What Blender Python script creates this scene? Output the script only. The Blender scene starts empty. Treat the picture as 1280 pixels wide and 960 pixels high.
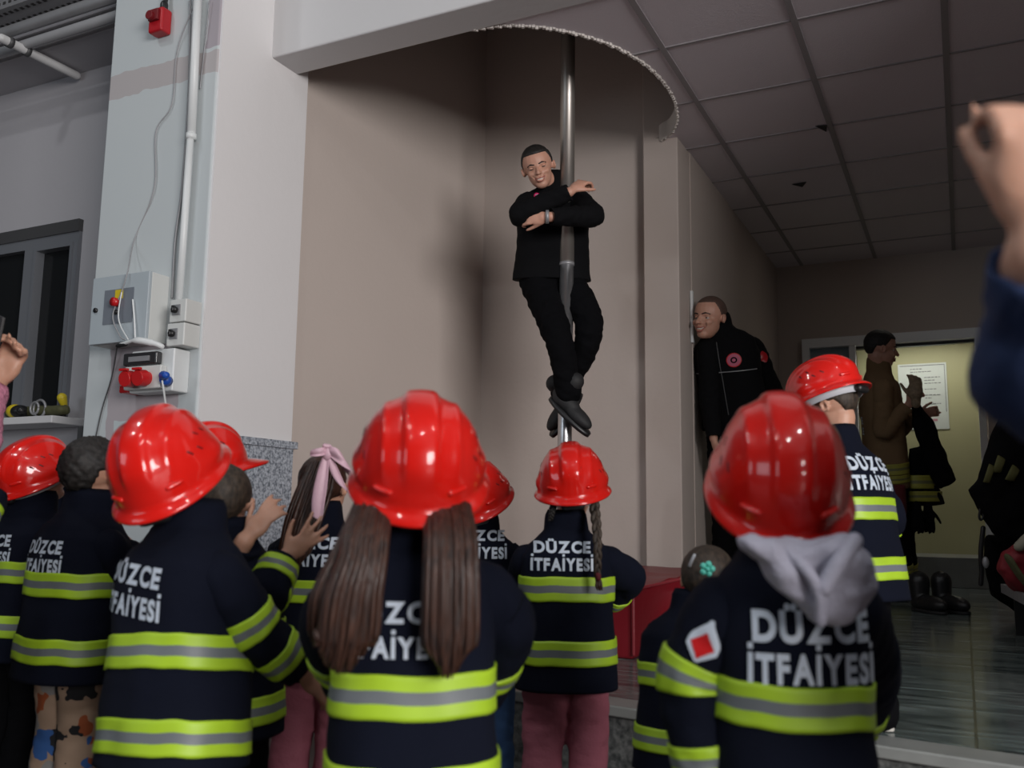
import bpy, bmesh, math, random
import numpy as np
from mathutils import Vector, Matrix, noise, Euler
random.seed(7)
C = bpy.context.scene.collection
SC = bpy.context.scene
# ------------------------------------------------------------------ camera
FPX = 1145.0                       # focal length in pixels of the 1280x960 frame
CAMZ = 0.78
FW = Vector((-0.43603, 0.88910, 0.13923))
RT = Vector((0.89854, 0.43872, 0.01238))
FW.normalize(); RT = (RT - FW*RT.dot(FW)).normalized(); UP = RT.cross(FW).normalized()
cam_d = bpy.data.cameras.new('camera'); cam = bpy.data.objects.new('camera', cam_d); C.objects.link(cam)
cam_d.sensor_width = 36; cam_d.lens = FPX/1280*36; cam_d.clip_start = 0.05
cam.matrix_world = Matrix(((RT.x, UP.x, -FW.x, 0), (RT.y, UP.y, -FW.y, 0), (RT.z, UP.z, -FW.z, CAMZ), (0, 0, 0, 1)))
cam_d.dof.use_dof = True; cam_d.dof.focus_distance = 4.2; cam_d.dof.aperture_fstop = 4.0
SC.camera = cam
# ------------------------------------------------------------------ world, lights, exposure
w = bpy.data.worlds.new('world'); SC.world = w; w.use_nodes = True
w.node_tree.nodes['Background'].inputs[0].default_value = (0.55, 0.62, 0.7, 1)
w.node_tree.nodes['Background'].inputs[1].default_value = 0.055
SC.view_settings.view_transform = 'Standard'
try: SC.view_settings.look = 'None'
except Exception: pass
SC.view_settings.gamma = 1; SC.view_settings.use_curve_mapping = False
SC.view_settings.exposure = 0.0
def area(name, loc, target, sx, sy, power, col, shape='RECTANGLE', spread=180):
    d = bpy.data.lights.new(name, 'AREA'); d.shape = shape; d.size = sx
    if shape == 'RECTANGLE': d.size_y = sy
    d.energy = power; d.color = col; d.spread = math.radians(spread)
    o = bpy.data.objects.new(name, d); C.objects.link(o); o.location = loc
    o.rotation_euler = (Vector(target)-Vector(loc)).to_track_quat('-Z', 'Y').to_euler(); return o
area('bay_door_daylight', (5.5, -2.5, 2.2), (-2.6, 3.6, 1.9), 3.4, 2.4, 600, (1.0, 0.965, 0.955))
area('rear_fill', (-4.6, -3.6, 1.9), (-2.6, 3.4, 1.9), 2.6, 1.8, 42, (0.80, 0.90, 1.0))  # added cool fill from rear left for the column front
for lx, ly in ((-3.6, -0.6), (-1.4, -0.8), (0.8, -0.9), (-3.9, 0.9), (1.4, 0.7), (-0.6, -2.6)):
    area('bay_ceiling_lamp', (lx, ly, 4.6), (lx, ly, 0), 0.2, 0.2, 16, (0.95, 0.98, 1.0), 'DISK')
area('doorway_fill', (-0.30, 8.36, CAMZ+1.52), (-0.30, 8.46, 0.6), 0.8, 0.14, 4.5, (1.0, 0.98, 0.88))  # added fill hidden above the header to brighten the door leaf
area('corridor_fill', (-0.2, 6.9, 2.93), (-0.2, 6.9, 0), 0.5, 0.5, 1.0, (1.0, 0.95, 0.85))  # added weak fill to lift the dark corridor and door frame
# ------------------------------------------------------------------ helpers
def at(px, py, d):
    "point on the pixel's ray at depth d (metres along the lens axis)"
    return Vector((0, 0, CAMZ)) + FW*d + RT*((px-640)/FPX*d) - UP*((py-480)/FPX*d)
def ray(px, py): return FW + RT*((px-640)/FPX) - UP*((py-480)/FPX)
def onZ(px, py, z): r = ray(px, py); k = (z-CAMZ)/r.z; return Vector((r.x*k, r.y*k, z))
def onY(px, py, y): r = ray(px, py); k = y/r.y; return Vector((r.x*k, y, CAMZ+r.z*k))
def onX(px, py, x): r = ray(px, py); k = x/r.x; return Vector((x, r.y*k, CAMZ+r.z*k))
def tag(o, label=None, cat=None, group=None, kind=None):
    if label: o['label'] = label
    if cat: o['category'] = cat
    if group: o['group'] = group
    if kind: o['kind'] = kind
    return o
def empty(name, loc, label, cat, group=None, rot=(0, 0, 0)):
    o = bpy.data.objects.new(name, None); C.objects.link(o); o.location = loc; o.rotation_euler = rot
    o.empty_display_size = 0.05
    return tag(o, label, cat, group)
def link(name, me, m, parent=None, smooth=True, local=False):
    o = bpy.data.objects.new(name, me); C.objects.link(o)
    if m and not me.materials: me.materials.append(m)
    if smooth: me.shade_smooth()
    if parent:
        o.parent = parent
        if not local:                                   # mesh given in world axes: shift to the parent's base
            base = parent.parent.location if parent.parent else parent.location
            if parent.type == 'EMPTY' or not parent.parent: base = parent.location
            top = parent
            while top.parent: top = top.parent
            me.transform(Matrix.Translation(-top.location))
    return o
def obj(name, bm, m, parent=None, smooth=True, local=False, bevel=0):
    me = bpy.data.meshes.new(name); bmesh.ops.recalc_face_normals(bm, faces=bm.faces); bm.to_mesh(me); bm.free()
    o = link(name, me, m, parent, smooth, local)
    if bevel:
        b = o.modifiers.new('bevel', 'BEVEL'); b.width = bevel; b.segments = 2; b.limit_method = 'ANGLE'
        b.harden_normals = True
    return o
def rebase(o, loc):
    "put a one-mesh thing's origin at its base"
    loc = Vector(loc); o.data.transform(Matrix.Translation(-loc)); o.location = loc; return o
def struct(name, bm, m, smooth=False, bevel=0, parent=None):
    o = obj(name, bm, m, parent, smooth, bevel=bevel)
    if not parent: o['kind'] = 'structure'
    return o
def bx(bm, x0, x1, y0, y1, z0, z1, M=None):
    vs = [bm.verts.new((x, y, z)) for z in (z0, z1) for y in (y0, y1) for x in (x0, x1)]
    if M is not None:
        for v in vs: v.co = M @ v.co
    for f in ((0, 2, 3, 1), (4, 5, 7, 6), (0, 1, 5, 4), (2, 6, 7, 3), (0, 4, 6, 2), (1, 3, 7, 5)): bm.faces.new([vs[i] for i in f])
    return vs
def NB(): return bmesh.new()
def prism(bm, pts, z0, z1):
    n = len(pts); lo = [bm.verts.new((p[0], p[1], z0)) for p in pts]; hi = [bm.verts.new((p[0], p[1], z1)) for p in pts]
    bm.faces.new(lo[::-1]); bm.faces.new(hi)
    for i in range(n): j = (i+1) % n; bm.faces.new((lo[i], lo[j], hi[j], hi[i]))
def cap_rings(bm, rings):
    vs = [[bm.verts.new(p) for p in r] for r in rings]; n = len(rings[0])
    for a, b in zip(vs, vs[1:]):
        for i in range(n): j = (i+1) % n; bm.faces.new((a[i], a[j], b[j], b[i]))
    bm.faces.new(vs[0][::-1]); bm.faces.new(vs[-1]); return vs
def frame(d):
    d = Vector(d).normalized(); a = Vector((0, 0, 1)) if abs(d.z) < 0.9 else Vector((1, 0, 0))
    u = d.cross(a).normalized(); return u, u.cross(d).normalized() if False else d.cross(u).normalized()
def tube(bm, pts, rads, n=12, ends=True, flat=1.0, up=None):
    "tube along points, radius per point, hemispherical ends"
    pts = [Vector(p) for p in pts]
    if isinstance(rads, (int, float)): rads = [rads]*len(pts)
    rings = []; N = len(pts)
    dirs = [(pts[min(i+1, N-1)]-pts[max(i-1, 0)]).normalized() for i in range(N)]
    u = frame(dirs[0])[0]
    if up is not None: u = (Vector(up)-dirs[0]*Vector(up).dot(dirs[0])).normalized()
    def ring(c, d, r):
        nonlocal u
        u = (u-d*u.dot(d)).normalized(); v = d.cross(u)
        return [c+(u*math.cos(2*math.pi*k/n)+v*flat*math.sin(2*math.pi*k/n))*r for k in range(n)]
    if ends:
        for a in (80, 50, 25): rings.append(ring(pts[0]-dirs[0]*rads[0]*math.sin(math.radians(a)), dirs[0], rads[0]*math.cos(math.radians(a))))
    for p, d, r in zip(pts, dirs, rads): rings.append(ring(p, d, r))
    if ends:
        for a in (25, 50, 80): rings.append(ring(pts[-1]+dirs[-1]*rads[-1]*math.sin(math.radians(a)), dirs[-1], rads[-1]*math.cos(math.radians(a))))
    cap_rings(bm, rings)
def ell(bm, c, r, M=None, nu=16, nv=10):
    "ellipsoid, optional 4x4 matrix applied afterwards"
    rings = []
    for j in range(nv+1):
        ph = math.radians(-87+174*j/nv)
        rings.append([Vector((c[0]+r[0]*math.cos(ph)*math.cos(2*math.pi*k/nu), c[1]+r[1]*math.cos(ph)*math.sin(2*math.pi*k/nu), c[2]+r[2]*math.sin(ph))) for k in range(nu)])
    if M is not None: rings = [[M @ p for p in rg] for rg in rings]
    cap_rings(bm, rings)
def smoothpath(pts, sub=6, rads=None):
    "Catmull-Rom through points (and radii)"
    P = [Vector(p) for p in pts]; out = []; R = []
    Q = [P[0]*2-P[1]]+P+[P[-1]*2-P[-2]]
    for i in range(1, len(Q)-2):
        for k in range(sub):
            t = k/sub; a, b, c, d = Q[i-1], Q[i], Q[i+1], Q[i+2]
            out.append(0.5*((2*b)+(c-a)*t+(2*a-5*b+4*c-d)*t*t+(3*b-a-3*c+d)*t**3))
            if rads: R.append(rads[i-1]+(rads[i]-rads[i-1])*t)
    out.append(P[-1])
    if rads: R.append(rads[-1]); return out, R
    return out
def fused(bm, voxel, it=4, fac=0.5):
    "one continuous smooth skin round everything in bm"
    bmesh.ops.recalc_face_normals(bm, faces=bm.faces)
    me = bpy.data.meshes.new('t'); bm.to_mesh(me); bm.free()
    o = bpy.data.objects.new('t', me); C.objects.link(o)
    r = o.modifiers.new('r', 'REMESH'); r.mode = 'VOXEL'; r.voxel_size = voxel; r.use_smooth_shade = True
    if it: s = o.modifiers.new('s', 'SMOOTH'); s.iterations = it; s.factor = fac
    dg = bpy.context.evaluated_depsgraph_get(); out = bpy.data.meshes.new_from_object(o.evaluated_get(dg))
    bpy.data.objects.remove(o); bpy.data.meshes.remove(me); return out
def wrinkle(me, amp, sc, off=0, stretch=(1, 1, 1)):
    nn = [(v.co.copy(), v.normal.copy()) for v in me.vertices]
    for v, (c, n) in zip(me.vertices, nn):
        q = Vector((c.x*stretch[0], c.y*stretch[1], c.z*stretch[2]))*sc+Vector((off, off*1.7, 0))
        v.co = c+n*amp*(noise.noise(q)+0.5*noise.noise(q*2.1))
def outline(pts, d, th, voxel=0.006, it=8, wamp=0.004, wsc=14, dd=0.0, off=0, keep=0.45):
    "solid draped thing: px outline at depth d, thickness th (thicker in the middle)"
    bm = NB(); n = len(pts)
    cx = sum(p[0] for p in pts)/n; cy = sum(p[1] for p in pts)/n
    def dep(p): return d+(p[2] if len(p) > 2 else 0)
    rings = []
    for k, (s, t) in enumerate(((0.55, -0.5), (0.86, -0.36), (1.0, -0.08), (1.0, 0.08), (0.86, 0.36), (0.55, 0.5))):
        rings.append([at(cx+(p[0]-cx)*s, cy+(p[1]-cy)*s, dep(p)+th*t) for p in pts])
    cap_rings(bm, rings); bmesh.ops.triangulate(bm, faces=bm.faces)
    me = fused(bm, voxel, it, 0.5)
    if wamp: wrinkle(me, wamp, wsc, off)
    return me
# ------------------------------------------------------------------ materials
def mat(name, col, rough=0.6, metal=0.0, bump=0.0, bs=40.0, var=0.0, vs=3.0, spec=0.5, coat=0.0, sss=0.0, alpha=1.0, emit=None, es=0, tr=0.0):
    m = bpy.data.materials.new(name); m.use_nodes = True; nt = m.node_tree; b = nt.nodes['Principled BSDF']
    b.inputs['Base Color'].default_value = (*col, 1); b.inputs['Roughness'].default_value = rough; b.inputs['Metallic'].default_value = metal
    b.inputs['Specular IOR Level'].default_value = spec; b.inputs['Coat Weight'].default_value = coat; b.inputs['Coat Roughness'].default_value = 0.055
    if sss: b.inputs['Subsurface Weight'].default_value = sss; b.inputs['Subsurface Radius'].default_value = (0.02, 0.008, 0.005); b.inputs['Subsurface Scale'].default_value = 0.5
    if tr: b.inputs['Transmission Weight'].default_value = tr
    if emit: b.inputs['Emission Color'].default_value = (*emit, 1); b.inputs['Emission Strength'].default_value = es
    tc = nt.nodes.new('ShaderNodeTexCoord')
    if var:
        n = nt.nodes.new('ShaderNodeTexNoise'); n.inputs['Scale'].default_value = vs; n.inputs['Detail'].default_value = 6
        mx = nt.nodes.new('ShaderNodeMixRGB'); mx.blend_type = 'MIX'
        mx.inputs[1].default_value = (*[c*(1-var) for c in col], 1); mx.inputs[2].default_value = (*[min(1, c*(1+var)) for c in col], 1)
        nt.links.new(tc.outputs['Object'], n.inputs['Vector']); nt.links.new(n.outputs[0], mx.inputs[0]); nt.links.new(mx.outputs[0], b.inputs['Base Color'])
    if bump:
        n2 = nt.nodes.new('ShaderNodeTexNoise'); n2.inputs['Scale'].default_value = bs; n2.inputs['Detail'].default_value = 5
        bp = nt.nodes.new('ShaderNodeBump'); bp.inputs['Strength'].default_value = bump; bp.inputs['Distance'].default_value = 0.01
        nt.links.new(tc.outputs['Object'], n2.inputs['Vector']); nt.links.new(n2.outputs[0], bp.inputs['Height']); nt.links.new(bp.outputs[0], b.inputs['Normal'])
    return m
def ramp_mat(name, build, rough=0.6, coat=0.0, spec=0.5):
    m = bpy.data.materials.new(name); m.use_nodes = True; nt = m.node_tree; b = nt.nodes['Principled BSDF']
    b.inputs['Roughness'].default_value = rough; b.inputs['Coat Weight'].default_value = coat; b.inputs['Specular IOR Level'].default_value = spec
    build(nt, b); return m
def granite(name, c0, c1, sc=260.0, rough=0.35):
    def f(nt, b):
        tc = nt.nodes.new('ShaderNodeTexCoord'); v = nt.nodes.new('ShaderNodeTexVoronoi'); v.inputs['Scale'].default_value = sc
        n = nt.nodes.new('ShaderNodeTexNoise'); n.inputs['Scale'].default_value = sc*0.35; n.inputs['Detail'].default_value = 8
        a = nt.nodes.new('ShaderNodeMixRGB'); a.blend_type = 'MULTIPLY'; a.inputs[0].default_value = 1
        r = nt.nodes.new('ShaderNodeValToRGB'); r.color_ramp.elements[0].color = (*c0, 1); r.color_ramp.elements[1].color = (*c1, 1)
        r.color_ramp.elements[0].position = 0.32; r.color_ramp.elements[1].position = 0.62
        nt.links.new(tc.outputs['Object'], v.inputs['Vector']); nt.links.new(tc.outputs['Object'], n.inputs['Vector'])
        nt.links.new(n.outputs[0], r.inputs[0]); nt.links.new(r.outputs[0], a.inputs[1])
        r2 = nt.nodes.new('ShaderNodeValToRGB'); r2.color_ramp.elements[0].color = (0.75, 0.75, 0.75, 1); r2.color_ramp.elements[1].color = (1.1, 1.1, 1.1, 1)
        nt.links.new(v.outputs['Color'], r2.inputs[0]); nt.links.new(r2.outputs[0], a.inputs[2]); nt.links.new(a.outputs[0], b.inputs['Base Color'])
    return ramp_mat(name, f, rough)
def marble_floor(nt, b):
    tc = nt.nodes.new('ShaderNodeTexCoord'); mp = nt.nodes.new('ShaderNodeMapping'); mp.inputs['Scale'].default_value = (1.2, 6, 1)
    n = nt.nodes.new('ShaderNodeTexNoise'); n.inputs['Scale'].default_value = 2.2; n.inputs['Detail'].default_value = 9; n.inputs['Distortion'].default_value = 1.4
    r = nt.nodes.new('ShaderNodeValToRGB'); r.color_ramp.elements[0].color = (0.07, 0.085, 0.085, 1); r.color_ramp.elements[1].color = (0.30, 0.33, 0.31, 1)
    r.color_ramp.elements[0].position = 0.35; r.color_ramp.elements[1].position = 0.72
    bk = nt.nodes.new('ShaderNodeTexBrick'); bk.inputs['Scale'].default_value = 1; bk.inputs['Brick Width'].default_value = 0.62; bk.inputs['Row Height'].default_value = 0.62
    bk.offset = 0; bk.inputs['Mortar Size'].default_value = 0.004; bk.inputs['Color1'].default_value = (1, 1, 1, 1); bk.inputs['Color2'].default_value = (0.62, 0.72, 0.74, 1); bk.inputs['Mortar'].default_value = (0.2, 0.2, 0.2, 1)
    mx = nt.nodes.new('ShaderNodeMixRGB'); mx.blend_type = 'MULTIPLY'; mx.inputs[0].default_value = 1
    nt.links.new(tc.outputs['Object'], mp.inputs[0]); nt.links.new(mp.outputs[0], n.inputs['Vector']); nt.links.new(n.outputs[0], r.inputs[0])
    nt.links.new(tc.outputs['Object'], bk.inputs['Vector']); nt.links.new(r.outputs[0], mx.inputs[1]); nt.links.new(bk.outputs[0], mx.inputs[2]); nt.links.new(mx.outputs[0], b.inputs['Base Color'])
    r3 = nt.nodes.new('ShaderNodeMapRange'); r3.inputs[3].default_value = 0.08; r3.inputs[4].default_value = 0.3
    nt.links.new(n.outputs[0], r3.inputs[0]); nt.links.new(r3.outputs[0], b.inputs['Roughness'])
M = {}
M['wall'] = mat('warm_wall_paint', (0.50, 0.432, 0.39), 0.75, bump=0.12, bs=30, var=0.05, vs=1.5)
M['wallwhite'] = mat('white_wall_paint', (0.60, 0.595, 0.60), 0.7, bump=0.12, bs=25, var=0.03, vs=1.2)
def column_paint(nt, b):
    # pale blue-grey paint with older pinkish and whiter patches rolled over it
    tc = nt.nodes.new('ShaderNodeTexCoord'); prev = None
    base = (0.50, 0.545, 0.56, 1)
    patches = [((-3.62, -2.90), (2.72, 2.84), (0.44, 0.41, 0.41)), ((-2.985, -2.905), (2.86, 3.3), (0.38, 0.34, 0.37)), ((-3.45, -3.02), (1.07, 1.50), (0.42, 0.38, 0.40)), ((-3.40, -3.18), (1.0, 1.17), (0.50, 0.56, 0.57))]
    sep = nt.nodes.new('ShaderNodeSeparateXYZ'); nz = nt.nodes.new('ShaderNodeTexNoise'); nz.inputs['Scale'].default_value = 9
    nt.links.new(tc.outputs['Object'], nz.inputs['Vector'])
    nt.links.new(tc.outputs['Object'], sep.inputs[0])
    def m(op, a, bb):
        n = nt.nodes.new('ShaderNodeMath'); n.operation = op
        for i, q in enumerate((a, bb)):
            if isinstance(q, (int, float)): n.inputs[i].default_value = q
            else: nt.links.new(q, n.inputs[i])
        return n.outputs[0]
    wob = m('MULTIPLY', m('SUBTRACT', nz.outputs[0], 0.5), 0.05)
    X = m('ADD', sep.outputs[0], wob); Z = m('ADD', sep.outputs[2], wob)
    cur = None
    n2 = nt.nodes.new('ShaderNodeTexNoise'); n2.inputs['Scale'].default_value = 2.0; nt.links.new(tc.outputs['Object'], n2.inputs['Vector'])
    mx = nt.nodes.new('ShaderNodeMixRGB'); mx.inputs[1].default_value = base; mx.inputs[2].default_value = (0.53, 0.56, 0.565, 1); nt.links.new(n2.outputs[0], mx.inputs[0]); cur = mx.outputs[0]
    for (xa, xb), (za, zb), c in patches:
        k = m('MULTIPLY', m('MULTIPLY', m('GREATER_THAN', X, xa), m('LESS_THAN', X, xb)), m('MULTIPLY', m('GREATER_THAN', Z, za), m('LESS_THAN', Z, zb)))
        x = nt.nodes.new('ShaderNodeMixRGB'); nt.links.new(k, x.inputs[0]); nt.links.new(cur, x.inputs[1]); x.inputs[2].default_value = (*c, 1); cur = x.outputs[0]
    nt.links.new(cur, b.inputs['Base Color'])
M['column'] = ramp_mat('column_paint', column_paint, 0.6)
M['baywall'] = mat('grey_bay_wall', (0.42, 0.41, 0.43), 0.75, bump=0.1, bs=25, var=0.05, vs=1.2)
M['side'] = mat('white_column_side', (0.74, 0.725, 0.725), 0.7, bump=0.12, bs=25, var=0.03, vs=1.2)
M['tile'] = mat('ceiling_tile', (0.66, 0.61, 0.65), 0.85, bump=0.2, bs=120, var=0.04, vs=1.6)
M['grid'] = mat('ceiling_grid_bar', (0.30, 0.28, 0.29), 0.6)
M['dark'] = mat('dark_void', (0.03, 0.028, 0.028), 0.9)
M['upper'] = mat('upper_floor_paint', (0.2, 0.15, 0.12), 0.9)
M['gran'] = granite('grey_granite', (0.10, 0.12, 0.15), (0.50, 0.54, 0.60), 240)
M['grand'] = granite('dark_granite', (0.05, 0.055, 0.055), (0.17, 0.175, 0.17), 150)
M['marble'] = ramp_mat('polished_marble_floor', marble_floor, 0.15)
M['lip'] = mat('step_edge_stone', (0.26, 0.27, 0.26), 0.35, var=0.25, vs=12)
M['epoxy'] = mat('bay_floor', (0.075, 0.05, 0.045), 0.45, var=0.3, vs=6, bump=0.1, bs=60)
M['alu'] = mat('grey_aluminium_frame', (0.20, 0.21, 0.23), 0.45, metal=0.3)
M['aludark'] = mat('dark_frame', (0.06, 0.06, 0.062), 0.5)
M['glass'] = mat('dark_window_glass', (0.012, 0.013, 0.014), 0.12, spec=0.12)
M['steel'] = mat('polished_steel_pole', (0.55, 0.55, 0.56), 0.28, metal=0.9, bump=0.15, bs=25, var=0.15, vs=14)
M['steelshade'] = mat('shaded_upper_pole', (0.40, 0.37, 0.34), 0.38, metal=0.8, var=0.2, vs=5)  # same steel as the lower pole, shade put into a darker colour
M['galv'] = mat('galvanised_metal', (0.33, 0.33, 0.34), 0.5, metal=0.5, var=0.15, vs=12)
M['pipe'] = mat('painted_grey_pipe', (0.30, 0.30, 0.31), 0.5)
M['panel'] = mat('grey_panel_metal', (0.40, 0.45, 0.48), 0.45, var=0.03)
M['panelside'] = mat('cream_box_plastic', (0.62, 0.63, 0.61), 0.5)
M['paneldark'] = mat('panel_face_plate', (0.17, 0.19, 0.22), 0.4)
M['white'] = mat('white_plastic', (0.68, 0.70, 0.70), 0.4)
M['black'] = mat('black_plastic', (0.012, 0.012, 0.013), 0.4)
M['redp'] = mat('red_plastic', (0.50, 0.01, 0.012), 0.35)
M['bluep'] = mat('blue_plastic', (0.015, 0.08, 0.42), 0.4)
M['yellow'] = mat('yellow_plastic', (0.62, 0.48, 0.02), 0.4)
M['siren'] = mat('red_siren_housing', (0.42, 0.008, 0.015), 0.4)
M['helmet'] = mat('glossy_red_helmet_shell', (0.62, 0.010, 0.006), 0.3, spec=0.2, coat=0.75, var=0.08, vs=8)
M['slot'] = mat('dark_vent_slot', (0.10, 0.0, 0.002), 0.5)
M['strap'] = mat('white_helmet_strap', (0.55, 0.56, 0.60), 0.6)
M['navy'] = mat('navy_jacket_cloth', (0.0028, 0.0042, 0.0115), 0.9, bump=0.25, bs=400, var=0.2, vs=10, spec=0.15)
M['blackcloth'] = mat('black_uniform_cloth', (0.004, 0.004, 0.0048), 0.9, bump=0.2, bs=300, spec=0.12)
M['tan'] = mat('tan_bunker_cloth', (0.20, 0.125, 0.065), 0.85, bump=0.25, bs=250, spec=0.2, var=0.15, vs=6)
M['maroon'] = mat('dark_red_cloth', (0.10, 0.008, 0.012), 0.8, bump=0.2, bs=200)
def band_mat(name, yc, sc_, lo, hi):
    def f(nt, b):
        a = nt.nodes.new('ShaderNodeAttribute'); a.attribute_name = 'v'
        r = nt.nodes.new('ShaderNodeValToRGB'); r.color_ramp.interpolation = 'CONSTANT'; e = r.color_ramp.elements
        e[0].color = (*yc, 1); e[1].position = lo; e[1].color = (*sc_, 1); q = e.new(hi); q.color = (*yc, 1)
        nz = nt.nodes.new('ShaderNodeTexNoise'); nz.inputs['Scale'].default_value = 14; tc = nt.nodes.new('ShaderNodeTexCoord'); nt.links.new(tc.outputs['Object'], nz.inputs['Vector'])
        mr = nt.nodes.new('ShaderNodeMapRange'); mr.inputs[3].default_value = 0.75; mr.inputs[4].default_value = 1.2; nt.links.new(nz.outputs[0], mr.inputs[0])
        mx = nt.nodes.new('ShaderNodeMixRGB'); mx.blend_type = 'MULTIPLY'; mx.inputs[0].default_value = 1
        nt.links.new(a.outputs['Fac'], r.inputs[0]); nt.links.new(r.outputs[0], mx.inputs[1]); nt.links.new(mr.outputs[0], mx.inputs[2]); nt.links.new(mx.outputs[0], b.inputs['Base Color'])
    return ramp_mat(name, f, 0.5)
M['band'] = band_mat('lime_and_silver_reflective_tape', (0.35, 0.54, 0.02), (0.135, 0.15, 0.16), 0.35, 0.65)
M['bandold'] = band_mat('dull_yellow_reflective_tape', (0.34, 0.32, 0.05), (0.17, 0.165, 0.07), 0.38, 0.62)
M['letter'] = mat('white_printed_letters', (0.50, 0.56, 0.64), 0.45)
M['skin'] = mat('light_skin', (0.50, 0.27, 0.185), 0.5, sss=0.15, bump=0.05, bs=150)
M['skinm'] = mat('tanned_skin', (0.52, 0.275, 0.195), 0.5, sss=0.15, bump=0.05, bs=150)
M['lips'] = mat('lips', (0.34, 0.10, 0.08), 0.45)
M['teeth'] = mat('teeth', (0.7, 0.67, 0.6), 0.3)
M['eyew'] = mat('eye_white', (0.55, 0.53, 0.5), 0.2)
M['iris'] = mat('dark_iris', (0.02, 0.012, 0.008), 0.15)
def hair_mat(name, c0, c1, sx=90, sz=4, rough=0.45):
    def f(nt, b):
        tc = nt.nodes.new('ShaderNodeTexCoord'); mp = nt.nodes.new('ShaderNodeMapping'); mp.inputs['Scale'].default_value = (sx, sx, sz)
        n = nt.nodes.new('ShaderNodeTexNoise'); n.inputs['Scale'].default_value = 1; n.inputs['Detail'].default_value = 4
        r = nt.nodes.new('ShaderNodeValToRGB'); r.color_ramp.elements[0].color = (*c0, 1); r.color_ramp.elements[1].color = (*c1, 1); r.color_ramp.elements[0].position = 0.3; r.color_ramp.elements[1].position = 0.7
        bp = nt.nodes.new('ShaderNodeBump'); bp.inputs['Strength'].default_value = 0.6; bp.inputs['Distance'].default_value = 0.003
        nt.links.new(tc.outputs['Object'], mp.inputs[0]); nt.links.new(mp.outputs[0], n.inputs['Vector']); nt.links.new(n.outputs[0], r.inputs[0]); nt.links.new(r.outputs[0], b.inputs['Base Color'])
        nt.links.new(n.outputs[0], bp.inputs['Height']); nt.links.new(bp.outputs[0], b.inputs['Normal'])
    return ramp_mat(name, f, rough)
M['hairbrown'] = hair_mat('straight_brown_hair', (0.009, 0.004, 0.003), (0.060, 0.023, 0.013), 170, 3)
M['hairdark'] = hair_mat('dark_hair', (0.004, 0.0035, 0.0035), (0.018, 0.014, 0.012), 80, 60, 0.65)
M['hairshort'] = hair_mat('short_brown_hair', (0.012, 0.008, 0.005), (0.055, 0.036, 0.023), 120, 60, 0.65)
M['stubble'] = hair_mat('shaved_hair_stubble', (0.05, 0.028, 0.02), (0.10, 0.055, 0.04), 200, 200, 0.7)
M['hood'] = mat('pale_lavender_fleece', (0.40, 0.39, 0.47), 0.9, bump=0.35, bs=180, var=0.08, vs=14)
M['pinktr'] = mat('dusty_pink_trousers', (0.32, 0.09, 0.125), 0.8, bump=0.2, bs=120, var=0.15, vs=6)
M['denim'] = mat('blue_denim', (0.05, 0.12, 0.28), 0.85, bump=0.2, bs=200, var=0.2, vs=9)
def print_cloth(nt, b):
    tc = nt.nodes.new('ShaderNodeTexCoord'); v = nt.nodes.new('ShaderNodeTexVoronoi'); v.inputs['Scale'].default_value = 15
    n = nt.nodes.new('ShaderNodeTexNoise'); n.inputs['Scale'].default_value = 16; mp = nt.nodes.new('ShaderNodeMixRGB'); mp.inputs[0].default_value = 0.12
    nt.links.new(tc.outputs['Object'], mp.inputs[1]); nt.links.new(n.outputs['Color'], mp.inputs[2]); nt.links.new(tc.outputs['Object'], n.inputs['Vector']); nt.links.new(mp.outputs[0], v.inputs['Vector'])
    g = nt.nodes.new('ShaderNodeMath'); g.operation = 'LESS_THAN'; g.inputs[1].default_value = 0.46; nt.links.new(v.outputs['Distance'], g.inputs[0])
    s = nt.nodes.new('ShaderNodeSeparateColor'); nt.links.new(v.outputs['Color'], s.inputs[0])
    r = nt.nodes.new('ShaderNodeValToRGB'); r.color_ramp.interpolation = 'CONSTANT'; e = r.color_ramp.elements
    e[0].color = (.01, .01, .012, 1); e[1].position = .8; e[1].color = (.25, .24, .23, 1)
    for q, c in ((.25, (.30, .07, .02, 1)), (.45, (.03, .10, .30, 1)), (.6, (.34, .22, .15, 1))): x = e.new(q); x.color = c
    nt.links.new(s.outputs[0], r.inputs[0]); mx = nt.nodes.new('ShaderNodeMixRGB'); mx.inputs[1].default_value = (.36, .245, .17, 1); nt.links.new(g.outputs[0], mx.inputs[0]); nt.links.new(r.outputs[0], mx.inputs[2]); nt.links.new(mx.outputs[0], b.inputs['Base Color'])
M['printtr'] = ramp_mat('beige_cartoon_print_cloth', print_cloth, .85)
M['darktr'] = mat('black_trousers', (0.0032, 0.0032, 0.004), 0.95, bump=0.15, bs=150, spec=0.08)
M['pinkbow'] = mat('pale_pink_ribbon', (0.62, 0.40, 0.47), 0.45, bump=0.1, bs=90)
M['bluesweater'] = mat('dark_blue_sweater', (0.008, 0.022, 0.075), 0.9, bump=0.2, bs=100)
M['pinksl'] = mat('pink_knit_sleeve', (0.45, 0.17, 0.25), 0.85, bump=0.8, bs=120)
M['shoe'] = mat('black_canvas_shoe', (0.012, 0.012, 0.013), 0.7)
M['sole'] = mat('white_rubber_sole', (0.5, 0.48, 0.44), 0.5)
M['mat'] = mat('red_vinyl_landing_mat', (0.21, 0.006, 0.014), 0.4, bump=0.25, bs=8, var=0.12, vs=4)
M['door'] = mat('olive_cream_door', (0.42, 0.41, 0.235), 0.55, var=0.03)
M['doorframe'] = mat('white_door_frame', (0.82, 0.84, 0.87), 0.5)
M['paper'] = mat('poster_paper', (0.62, 0.67, 0.64), 0.5)
M['ink'] = mat('poster_ink', (0.12, 0.13, 0.14), 0.6)
M['inkpink'] = mat('poster_pink_strip', (0.5, 0.22, 0.28), 0.6)
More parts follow.
